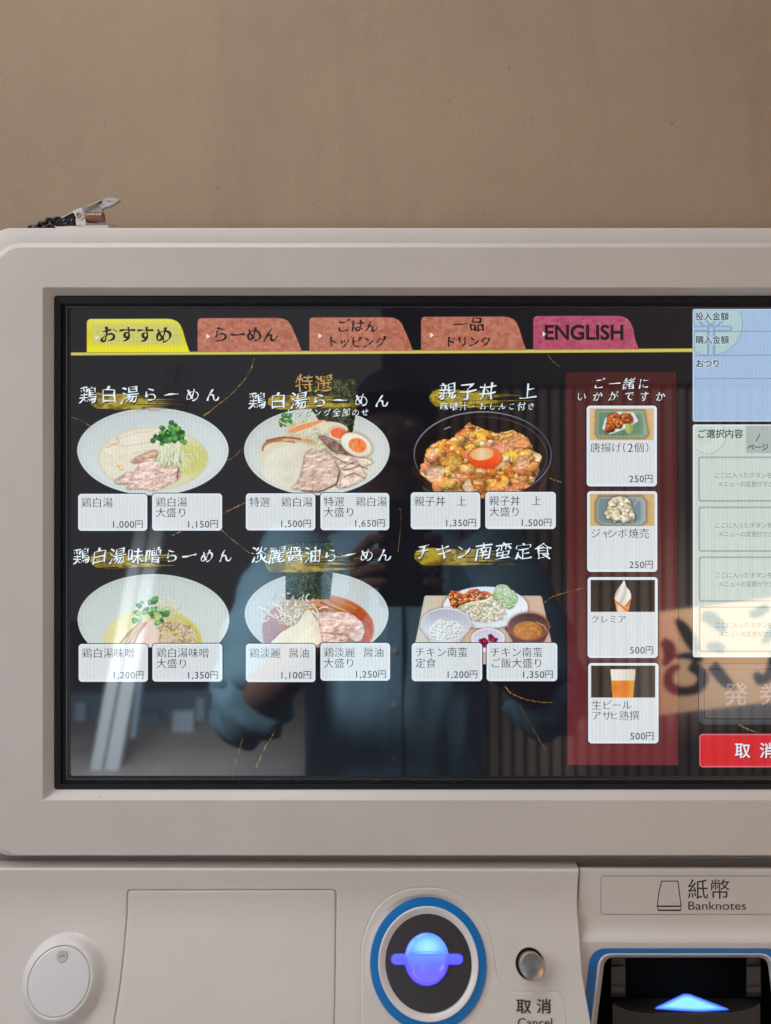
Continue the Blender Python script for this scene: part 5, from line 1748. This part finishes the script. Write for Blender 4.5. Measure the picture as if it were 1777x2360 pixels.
sp = [speck(230, 1835.5, 1.3, lambda V: P(V[:, 0], V[:, 1], .0009)), speck(232, 558, .9), speck(72.5, 2110, 1, onp(.0002)), speck(353, 2193, .9, onp(.0004)), speck(1278, 2095, .9, onp(.0002)), speck(855, 2300, .8, onp(.0006)), speck(435, 2108, .7, onp(.0004))]
mk('dirt_speck', np.concatenate(sp), [tuple(range(6 * k, 6 * k + 6)) for k in range(len(sp))], MAT['ink'], machine)['kind'] = 'stuff'
rs = np.random.RandomState(4)
dv = [speck(rs.uniform(160, 1760), rs.uniform(1797, 1806), rs.uniform(.3, .9), lambda V: P(V[:, 0], V[:, 1], .0052)) for _ in range(60)]
MAT['dust'] = plain('dust', (.45, .44, .42), .9)
mk('dust_specks', np.concatenate(dv), [tuple(range(6 * k, 6 * k + 6)) for k in range(len(dv))], MAT['dust'], machine)['kind'] = 'stuff'

# ------------------------------------------------------------------ the clip with its cord, on top of the cabinet
YC = .0098
zl = lambda *p: [(40 + a / 5.553, 430 + b / 5.553) for a, b in p]
TOPZ = float(P(200, 525.6, .0052)[2])
O_ = P(*zl((840, 527))[0], YC)
O_[2] = TOPZ
clip = empty('badge_clip', tuple(O_), 'small metal badge clip lying on the top left edge of the white machine', 'clip')
MAT['chrome'] = plain('clip_nickel', (.72, .70, .66), .4, metal=.6, vary=.1, vscale=200)
MAT['chromed'] = plain('clip_nickel_matt', (.50, .48, .45), .38, metal=1)
MAT['copper'] = plain('spring_bronze', (.36, .21, .14), .35, metal=.9)
MAT['rubber'] = plain('black_rubber', (.006, .006, .008), .28)


def c3(x, y, dy=0.0):
    """clip point: zoom pixel, depth offset"""
    q_ = P(*zl((x, y))[0], YC)
    s = 1.0
    return np.array([q_[0], YC + dy, q_[2] + (TOPZ - Z0)])


Z0 = float(P(*zl((840, 527))[0], YC)[2])


def extr(name, pts, d0, d1, mat, parent, bev=.0002):
    bm = bmesh.new()
    A = [bm.verts.new(c3(x, y, d0)) for x, y in pts]; B = [bm.verts.new(c3(x, y, d1)) for x, y in pts]
    n = len(pts)
    for k in range(n): bm.faces.new((A[k], A[(k + 1) % n], B[(k + 1) % n], B[k]))
    bm.faces.new(A); bm.faces.new(B)
    return bm_obj(name, bm, mat, parent, bevel=bev)


def ribbon(name, path, widths, mat, parent, th=.0004):
    """sheet metal following a side profile, width across depth"""
    bm = bmesh.new()
    p = smooth_path(path, 5); wv = np.interp(np.linspace(0, 1, len(p)), np.linspace(0, 1, len(widths)), widths)
    rows = []
    for (x, y), w_ in zip(p, wv):
        a = c3(x, y); r = []
        for k in range(7):
            t = k / 6 * 2 - 1
            r.append(bm.verts.new((a[0], a[1] + w_ * t, a[2] - .0007 * t * t)))
        rows.append(r)
    for a, b in zip(rows[:-1], rows[1:]):
        for k in range(6): bm.faces.new((a[k], a[k + 1], b[k + 1], b[k]))
    o = bm_obj(name, bm, mat, parent)
    m = o.modifiers.new('thick', 'SOLIDIFY'); m.thickness = th
    return o


extr('lower_jaw', [(508, 490), (530, 505), (700, 498), (1190, 488), (1195, 520), (1190, 526), (545, 526), (520, 512)], -.0042, .0042, MAT['chrome'], clip)
ribbon('upper_lever', [(560, 384), (640, 352), (740, 306), (850, 264), (950, 222), (1040, 182), (1090, 150)], [.003, .0042, .0042, .004, .0038], MAT['chrome'], clip)
# paddle turned towards the viewer
bm = bmesh.new()
pad = smooth_path([(1085, 150), (1145, 106), (1215, 110), (1285, 121), (1322, 138), (1326, 160), (1290, 204), (1225, 248), (1150, 275), (1110, 287), (1075, 240), (1038, 208)], 4, True)
A = []
cen_ = pad.mean(0)
for s, dd_ in ((1, -.0042), (.6, -.0042), (.0001, -.0042)):
    A.append([bm.verts.new(c3(*(cen_ + (q_ - cen_) * s), dd_ + .0035 * (1 - (cen_[1] + (q_[1] - cen_[1]) * s - 106) / 180))) for q_ in pad])
for a, b in zip(A[:-1], A[1:]):
    for k in range(len(a)): bm.faces.new((a[k], a[(k + 1) % len(a)], b[(k + 1) % len(a)], b[k]))
bmesh.ops.remove_doubles(bm, verts=bm.verts, dist=1e-6)
MAT['chromep'] = plain('clip_paddle', (.30, .28, .265), .55, metal=.5)
o = bm_obj('thumb_paddle', bm, MAT['chromep'], clip)
m = o.modifiers.new('thick', 'SOLIDIFY'); m.thickness = .0005
extr('lever_fold', [(870, 292), (1035, 222), (1060, 215), (1085, 245), (1100, 300), (1080, 320), (900, 318), (880, 302)], -.0018, .003, MAT['chromed'], clip)
extr('bracket', [(742, 306), (846, 268), (860, 285), (884, 372), (880, 395), (855, 418), (820, 420), (790, 398), (775, 370)], -.0046, -.0041, MAT['chrome'], clip)
extr('bracket_leg', [(776, 400), (905, 408), (908, 486), (785, 487)], -.0041, -.0036, MAT['chrome'], clip)
pc = c3(823, 362, -.0046)
fr_ = lambda q: np.asarray(pc) + np.stack([q[..., 0], -q[..., 2], q[..., 1]], -1)
lathe('rivet', [(.0019, 0), (.0018, .0004), (.0015, .0006), (.0010, .0002), (1e-7, .0001)], fr_, MAT['chromep'], clip, n=28)
# spring drum lying along x
a0, a1 = c3(897, 370, -.001), c3(1112, 372, -.001)
rr_ = float(abs(c3(900, 310)[2] - c3(900, 434)[2]) / 2)
n_ = 14
path = [a0 + (a1 - a0) * t for t in np.linspace(0, 1, n_)]
tube('spring_drum', path, [rr_ * (.96 + .04 * (k % 2)) for k in range(n_)], MAT['copper'], clip, n=28)
hx = []
for k in range(120):
    t = k / 119
    an = t * 2 * math.pi * 9
    c_ = a0 + (a1 - a0) * t
    hx.append((c_[0], c_[1] + math.cos(an) * rr_ * 1.02, c_[2] + math.sin(an) * rr_ * 1.02))
tube('spring', hx, .00022, MAT['copper'], clip, n=6)
tube('spring_arm', [c3(1040, 440, -.002), c3(1130, 438, -.002), c3(1200, 460, -.002), c3(1272, 484, -.002)], .0005, MAT['chromep'], clip)
tube('spring_arm', [c3(1085, 235, -.0022), c3(1112, 320, -.0022), c3(1132, 380, -.0022), c3(1128, 425, -.0022)], .00045, MAT['copper'], clip)
extr('jaw_block', [(1026, 432), (1120, 462), (1120, 486), (1028, 486)], -.001, .003, MAT['chromed'], clip)
extr('rubber_pad', [(575, 384), (745, 318), (770, 380), (785, 486), (600, 492), (500, 480), (490, 440), (540, 400)], -.0034, .0034, MAT['rubber'], clip, .0008)

chain = empty('cord_chain', tuple(c3(300, 500)), 'black twisted plastic cord chain held in the jaw of the metal clip', 'cord')
for cx_, cy_, rx, ry, tl in ((206, 512, 34, 26, 20), (262, 502, 40, 26, -10), (318, 478, 40, 36, 30), (372, 476, 40, 28, -15), (432, 438, 42, 40, 25), (480, 462, 42, 28, -10), (536, 418, 42, 40, 20), (590, 440, 44, 36, -20), (640, 420, 42, 44, 10), (690, 440, 44, 38, -20)):
    pts = []
    for k in range(18):
        a = 2 * math.pi * k / 18
        u, v = rx * math.cos(a), ry * math.sin(a)
        t = math.radians(tl)
        pts.append(c3(cx_ + u * math.cos(t) + v * math.sin(t), min(cy_ - u * math.sin(t) + v * math.cos(t), 519), -.0012 + .0016 * math.sin(a + tl)))
    tube('link', pts, .0014, MAT['rubber'], chain, n=8, closed=True)
MAT['strap'] = plain('brown_strap', (.19, .125, .095), .7)
st = extr('leather_tab', [(1150, 508), (1200, 500), (1405, 507), (1428, 520), (1425, 526), (1150, 526)], .010, .016, MAT['strap'], None, .0004)
tag(st, 'thin brown strap lying flat behind the badge clip', 'strap')

# ------------------------------------------------------------------ what stands behind the viewer and shows in the glass
MAT['slat'] = plain('dark_slat', (.17, .14, .12), .7)
MAT['slatback'] = plain('slat_backing', (.045, .036, .033), .8)
SWY = -2.75
sw = empty('slatted_wall', (1.2, SWY, 0), 'dark brown wall of upright slats reflected in the right half of the screen', 'slatted wall')
box('backing', -.05, 3.2, SWY - .06, SWY - .02, 0, 3.0, MAT['slatback'], sw)
k = 0
x_ = -.02
slm = None
while x_ < 3.15:
    if slm is None:
        slm = box('slat', x_, x_ + .037, SWY - .02, SWY + .012, .02, 1.92, MAT['slat'], sw)
        sx0 = x_
    else:
        c = slm.copy(); COL.objects.link(c); c.parent = sw; c.matrix_parent_inverse = slm.matrix_parent_inverse.copy()
        c.location.x = slm.location.x + (x_ - sx0)
    x_ += .055
box('header_board', -.05, 3.2, SWY - .02, SWY + .03, 1.92, 3.0, MAT['slatback'], sw)

MAT['cloth'] = plain('tan_cloth', (.60, .40, .25), .8, bump=.2, bscale=300)
MAT['brushink'] = plain('banner_ink', (.010, .009, .012), .85)
BY = -2.1
VD = lambda y: DIST - y


def mir(px, py, y):
    """place at depth y whose mirror image in the screen glass stands at photo pixel (px, py)"""
    ys = SY
    yv = 2 * ys - y
    p = P(px, py, yv)
    return np.array([p[0], y, p[2]])


ban = empty('shop_banner', tuple(mir(1750, 1640, BY)), 'tan cloth shop banner with bold black brush lettering reflected in the screen, lower right', 'banner')
bc = [mir(1518, 1412, BY), mir(2050, 1345, BY), mir(2050, 1585, BY), mir(1518, 1648, BY)]
bm = bmesh.new()
vs = [bm.verts.new(v) for v in bc] + [bm.verts.new(v + np.array([0, -.012, 0])) for v in bc]
for f in ((0, 1, 2, 3), (7, 6, 5, 4), (0, 4, 5, 1), (1, 5, 6, 2), (2, 6, 7, 3), (3, 7, 4, 0)): bm.faces.new([vs[i] for i in f])
bm_obj('cloth', bm, MAT['cloth'], ban, smooth=False)
zh = lambda *p: [(1300 + a / 3.4927, 1320 + b / 3.4927) for a, b in p]


def brush(pts, wds):
    p = smooth_path(pts, 6)
    wv = np.interp(np.linspace(0, 1, len(p)), np.linspace(0, 1, len(wds)), wds)
    V = []
    for i in range(len(p)):
        a, b = p[max(0, i - 1)], p[min(len(p) - 1, i + 1)]
        t = (b - a) / (np.hypot(*(b - a)) + 1e-9); nn = np.array([-t[1], t[0]])
        V += [p[i] + nn * wv[i] / 2, p[i] - nn * wv[i] / 2]
    W = np.array([mir(v[0], v[1], BY + .003) for v in V])
    return mk('brush_stroke', W, [(2 * i, 2 * i + 1, 2 * i + 3, 2 * i + 2) for i in range(len(p) - 1)], MAT['brushink'], ban)


brush(zh((900, 370), (960, 440), (1010, 520), (1050, 590), (1090, 610)), [10, 26, 30, 26, 8])
brush(zh((790, 545), (840, 590), (850, 660), (800, 740)), [14, 30, 30, 8])
brush(zh((900, 670), (1000, 665), (1080, 690), (1120, 700)), [8, 16, 18, 6])
brush(zh((1010, 740), (1090, 790), (1120, 850), (1080, 920), (980, 950), (880, 930), (840, 870), (860, 790), (930, 745)), [22, 26, 26, 24, 20, 22, 24, 20, 10])
brush(zh((1190, 740), (1240, 800), (1300, 870), (1370, 930)), [24, 28, 26, 10])
brush(zh((1110, 350), (1180, 360), (1260, 430), (1290, 480)), [20, 30, 26, 8])
brush(zh((1150, 590), (1230, 590), (1290, 620)), [14, 22, 14])
brush(zh((1490, 330), (1560, 320), (1640, 270)), [14, 22, 20])
brush(zh((1540, 800), (1580, 860), (1640, 830), (1680, 740), (1690, 640)), [14, 24, 22, 26, 20])
brush(zh((1600, 560), (1650, 500), (1700, 420)), [12, 20, 16])
lb = area('banner_fill', (mir(1760, 1500, BY)[0] - .2, BY + .9, 1.9), tuple(mir(1760, 1500, BY)), .35, 30, (1, .92, .82), .2)  # added lamp that brightens the banner alone
lb.data.spread = math.radians(60)

# street side, left: pale posts, kerb wall, parked things
MAT['postw'] = plain('white_post', (.75, .80, .84), .5)
MAT['bluegrey'] = plain('blue_grey_panel', (.22, .30, .38), .5)
MAT['cream'] = plain('cream_wall', (.62, .58, .40), .7)
PY_ = -3.4
posts = []


def slab(name, pxs, y, th, mat, parent=None):
    c = [mir(a, b, y) for a, b in pxs]
    bm = bmesh.new()
    vs = [bm.verts.new(v) for v in c] + [bm.verts.new(v + np.array([0, -th, 0])) for v in c]
    n = len(c)
    bm.faces.new(vs[:n]); bm.faces.new(vs[n:][::-1])
    for k in range(n): bm.faces.new((vs[k], vs[(k + 1) % n], vs[n + (k + 1) % n], vs[n + k]))
    return bm_obj(name, bm, mat, parent, smooth=False)


tag(slab('banner_pole', [(203, 1800), (229, 1800), (409, 840), (383, 840)], PY_, .05, MAT['postw']), 'left one of two leaning white poles reflected at the left of the screen', 'pole', 'leaning white poles in the reflection')
tag(slab('banner_pole', [(236, 1800), (268, 1800), (446, 840), (418, 840)], PY_, .05, MAT['postw']), 'right, broader one of two leaning white poles reflected at the left of the screen', 'pole', 'leaning white poles in the reflection')
tag(slab('low_wall', [(165, 1900), (420, 1900), (420, 1746), (165, 1746)], PY_ - .5, .15, MAT['cream']), 'low cream wall across the street reflected at the lower left', 'wall')
cab = slab('steel_upright', [(300, 1700), (312, 1700), (330, 1560), (318, 1560)], PY_ + .1, .03, MAT['bluegrey'])
tag(cab, 'thin grey-blue upright of the glass storefront reflected at left', 'upright')
MAT['paleblue'] = plain('pale_blue_panel', (.50, .62, .72), .5)
fsh = slab('storefront', [(160, 1830), (560, 1830), (560, 1590), (160, 1600)], PY_ - 1.0, .1, MAT['bluegrey'])
tag(fsh, 'grey-blue shop front across the street reflected along the lower left of the screen', 'shop front')
for a_, b_, t_, bo_ in ((172, 196, 1620, 1740), (330, 372, 1655, 1735), (452, 470, 1610, 1790), (484, 512, 1640, 1700)):
    slab('pane', [(a_, bo_), (b_, bo_), (b_, t_), (a_, t_)], PY_ - .95, .03, MAT['paleblue'], fsh)
st2 = slab('glass_door', [(392, 1800), (446, 1800), (446, 1640), (398, 1640)], PY_ - .7, .05, MAT['paleblue'])
tag(st2, 'pale blue glass door across the street reflected left of the sleeve', 'door')
lc_ = slab('parked_van', [(312, 1760), (380, 1770), (388, 1690), (360, 1640), (300, 1645)], PY_ - .9, 1.2, MAT['bluegrey'])
tag(lc_, 'grey-blue parked van reflected low at the left of the screen', 'van')
lp = area('street_fill', tuple(mir(300, 1500, -2.5) + np.array([0, .2, .55])), tuple(mir(320, 1760, PY_)), 1.0, 42, (.86, .94, 1.0), .8)  # added lamp close to the poles, stands in for street daylight
lp.data.spread = math.radians(80)
# ------------------------------------------------------------------ the person taking the picture, seen in the glass
MAT['skin'] = plain('skin', (.20, .115, .09), .8, spec=.15)
MAT['shirt'] = plain('teal_shirt', (.16, .30, .39), .8, bump=.5, bscale=50)
MAT['hair'] = plain('dark_hair', (.015, .012, .011), .6)
MAT['trousers'] = plain('dark_trousers', (.03, .032, .04), .8)
MAT['button'] = plain('shirt_button', (.5, .5, .5), .4)
MAT['phone'] = plain('phone_black', (.01, .01, .012), .15)


def skin_obj(name, nodes, edges, mat, parent, sub=2, root=0):
    me = bpy.data.meshes.new(name)
    me.from_pydata([n[:3] for n in nodes], edges, [])
    me.materials.append(mat)
    o = bpy.data.objects.new(name, me)
    link(o, parent)
    m = o.modifiers.new('skin', 'SKIN')
    m.use_smooth_shade = True
    for v, n in zip(me.skin_vertices[0].data, nodes):
        v.radius = (n[3], n[4] if len(n) > 4 else n[3])
        v.use_root = False
    me.skin_vertices[0].data[root].use_root = True
    s = o.modifiers.new('sub', 'SUBSURF'); s.levels = sub; s.render_levels = sub
    return o


yb = -.98
person = empty('person', (0, yb, 0), 'person in a rolled-sleeve teal shirt holding up a phone, reflected in the screen', 'person')
sh = [(-.185, yb + .02, 1.27), (.185, yb + .02, 1.27)]
el = [(-.255, yb + .20, 1.015), (.275, yb + .18, 1.02)]
wr = [(-.058, -.60, 1.205), (.060, -.60, 1.215)]
B = [(0, yb, .90, .11), (0, yb, 1.05, .105), (0, yb, 1.20, .105), (0, yb + .005, 1.31, .055), (0, yb + .02, 1.38, .055, .055),
     (0, yb + .05, 1.47, .078, .086), (0, yb + .05, 1.565, .080, .090)]
Ed = [(0, 1), (1, 2), (2, 3), (3, 4), (4, 5), (5, 6)]
for i in (0, 1):
    n = len(B)
    s_, e_, w_ = sh[i], el[i], wr[i]
    md = tuple((np.array(e_) * .6 + np.array(w_) * .4))
    ha = tuple(np.array(w_) + np.array([(.006 if i == 0 else -.006), .03, .04]))
    B += [(*s_, .05), (*e_, .042), (*md, .041), (*w_, .027, .022), (*ha, .034, .016)]
    Ed += [(2, n), (n, n + 1), (n + 1, n + 2), (n + 2, n + 3), (n + 3, n + 4)]
for s in (-1, 1):
    n = len(B)
    B += [(s * .095, yb, .80, .085), (s * .10, yb + .02, .47, .055), (s * .10, yb, .10, .038), (s * .105, yb + .10, .04, .04, .03), (s * .11, yb + .16, .03, .03, .02)]
    Ed += [(0, n), (n, n + 1), (n + 1, n + 2), (n + 2, n + 3), (n + 3, n + 4)]
skin_obj('body', B, Ed, MAT['skin'], person)
# shirt: one lofted cloth surface with folds, sleeves down to the elbow
V, F = [], []
secs = [(.78, .185, .135), (.90, .180, .130), (1.02, .178, .130), (1.12, .190, .132), (1.20, .205, .130), (1.265, .205, .115), (1.31, .13, .09), (1.335, .075, .068)]
NS, K_ = 44, 64
zz = np.linspace(0, 1, NS)
sz = np.interp(zz, np.linspace(0, 1, len(secs)), [s[0] for s in secs]); sa = np.interp(zz, np.linspace(0, 1, len(secs)), [s[1] for s in secs]); sb = np.interp(zz, np.linspace(0, 1, len(secs)), [s[2] for s in secs])
for i in range(NS):
    for k in range(K_):
        a = 2 * math.pi * k / K_
        fold = 1 + .035 * math.sin(a * 9 + 3 * math.sin(sz[i] * 9)) * min(1, (1.3 - sz[i]) * 3) + .02 * math.sin(a * 17 + sz[i] * 22)
        V.append((sa[i] * math.cos(a) * fold, yb + sb[i] * math.sin(a) * fold, sz[i]))
for i in range(NS - 1):
    for k in range(K_):
        F.append((i * K_ + k, i * K_ + (k + 1) % K_, (i + 1) * K_ + (k + 1) % K_, (i + 1) * K_ + k))
for i in (0, 1):
    a, b = np.array(sh[i]), np.array(el[i])
    rows = 16
    pts = [a * (1 - t) + b * t + np.array([(-.02 if i == 0 else .02) * math.sin(t * 3.14), 0, -.004]) for t in np.linspace(-.06, .96, rows)]
    v_, f_ = tube_pts(pts, [.084 - .012 * t + .005 * math.sin(t * 22) for t in np.linspace(0, 1, rows)], 28)
    o_ = len(V)
    V += [tuple(q_) for q_ in v_]; F += [tuple(x_ + o_ for x_ in f) for f in f_]
shirt = mk('shirt', V, F, MAT['shirt'], person, smooth=True)
# rolled cuffs at the elbows
for i in (0, 1):
    a, b, c = np.array(sh[i]), np.array(el[i]), np.array(wr[i])
    t = (c - b) / np.linalg.norm(c - b)
    V, F = tube_pts([b - t * .03, b - t * .022, b - t * .008, b + t * .008, b + t * .024, b + t * .038, b + t * .042], [.058, .066, .071, .070, .069, .064, .054], 36)
    V = [Vector(v) + (Vector(v) - Vector(b)).normalized() * (.007 * math.sin(v.x * 95 + v.z * 120) + .004 * math.sin(v.y * 210 + v.x * 60)) for v in V]
    mk('rolled_cuff', [tuple(v) for v in V], F, MAT['shirt'], shirt, smooth=True)
# button placket
pk_ = box('placket', -.017, .017, yb + .120, yb + .137, .82, 1.26, MAT['shirt'], shirt, bevel=.004)
for z in (.90, 1.0, 1.10, 1.20):
    fb = frame_at((0, yb + .138, z), 0)
    f2 = lambda q, c=(0, yb + .138, z): np.asarray(c) + np.stack([q[..., 0], q[..., 2], q[..., 1]], -1)
    lathe('button', [(.0055, 0), (.0055, .002), (.003, .0018), (1e-7, .0018)], f2, MAT['button'], shirt, n=16)
tr_ = [(0, yb, .86, .13), (0, yb, .80, .13)]
Et = [(0, 1)]
for s in (-1, 1):
    n = len(tr_)
    tr_ += [(s * .10, yb, .74, .10), (s * .105, yb + .02, .47, .078), (s * .105, yb, .12, .07)]
    Et += [(1, n), (n, n + 1), (n + 1, n + 2)]
skin_obj('trousers', tr_, Et, MAT['trousers'], person)
for s in (-1, 1):
    skin_obj('shoe', [(s * .105, yb - .06, .045, .045, .04), (s * .107, yb + .06, .04, .045, .035), (s * .11, yb + .17, .035, .04, .028)], [(0, 1), (1, 2)], MAT['hair'], person, 1)
# head details
hc = np.array([0, yb + .05, 1.515])
bm = bmesh.new(); bmesh.ops.create_uvsphere(bm, u_segments=24, v_segments=16, radius=1)
for v in bm.verts:
    v.co = Vector((hc[0] + v.co.x * .088, hc[1] - .016 + v.co.y * .104, hc[2] + .030 + v.co.z * .098))
bmesh.ops.delete(bm, geom=[v for v in bm.verts if v.co.y > hc[1] + .028 and v.co.z < hc[2] + .062], context='VERTS')
bm_obj('hair', bm, MAT['hair'], person)
skin_obj('nose', [(0, hc[1] + .086, 1.515, .008), (0, hc[1] + .104, 1.492, .013), (0, hc[1] + .090, 1.484, .012)], [(0, 1), (1, 2)], MAT['skin'], person, 1)
for s in (-1, 1):
    f2 = lambda q, c=(s * .030, hc[1] + .082, 1.520): np.asarray(c) + np.stack([q[..., 0] * 1.6, q[..., 2], q[..., 1]], -1)
    lathe('eye', [(.0055, 0), (.004, .003), (1e-7, .004)], f2, MAT['button'], person, n=16)
    skin_obj('ear', [(s * .078, hc[1], 1.53, .010, .016), (s * .080, hc[1], 1.495, .008, .012)], [(0, 1)], MAT['skin'], person, 1)
MAT['lip'] = plain('lips', (.32, .13, .11), .5)
tube('mouth', [(-.024, hc[1] + .080, 1.458), (-.01, hc[1] + .087, 1.460), (.01, hc[1] + .087, 1.460), (.024, hc[1] + .080, 1.458)], .005, MAT['lip'], person)
# phone, upright, lens at the camera point
PHX, PHZ = .016, CAMZ - .052
ph = box('phone', PHX - .038, PHX + .038, -DIST - .0125, -DIST - .004, PHZ - .078, PHZ + .078, MAT['phone'], None, bevel=.004)
tag(ph, 'dark phone held upright in both hands, reflected between the bowls on the screen', 'phone')
f2 = lambda q: np.array([0, -DIST - .0045, CAMZ]) + np.stack([q[..., 0], q[..., 2], q[..., 1]], -1)
lathe('camera_lens', [(.008, 0), (.008, .0015), (.006, .0018), (.0055, .0008), (1e-7, .0008)], f2, MAT['phone'], ph, n=32)
# fingers round the phone
for i, s in ((0, -1), (1, 1)):
    w0 = np.array(wr[i]) + np.array([(.006 if i == 0 else -.006), .03, .04])
    for k, L_ in enumerate((.95, 1.05, 1.0, .82)):
        z = PHZ - .045 + k * .021
        base = w0 + np.array([s * .012, .004, (z - w0[2]) * .55])
        ed_ = np.array([PHX + s * .046, -DIST - .016, z])
        tip = np.array([PHX + s * .034 - s * .010 * L_, -DIST - .001 + .002, z + .003])
        mid = np.array([PHX + s * .047, -DIST - .003, z + .001])
        skin_obj('finger', [(*base, .0095), (*ed_, .0088), (*mid, .0080), (*tip, .0068)], [(0, 1), (1, 2), (2, 3)], MAT['skin'], person, 2)
    tb_ = w0 + np.array([-s * .008, .002, .01])
    skin_obj('thumb', [(*tb_, .012), (PHX + s * .030, -DIST - .026, PHZ - .03, .010), (PHX + s * .018, -DIST - .0215, PHZ - .005, .0085)], [(0, 1), (1, 2)], MAT['skin'], person, 2)
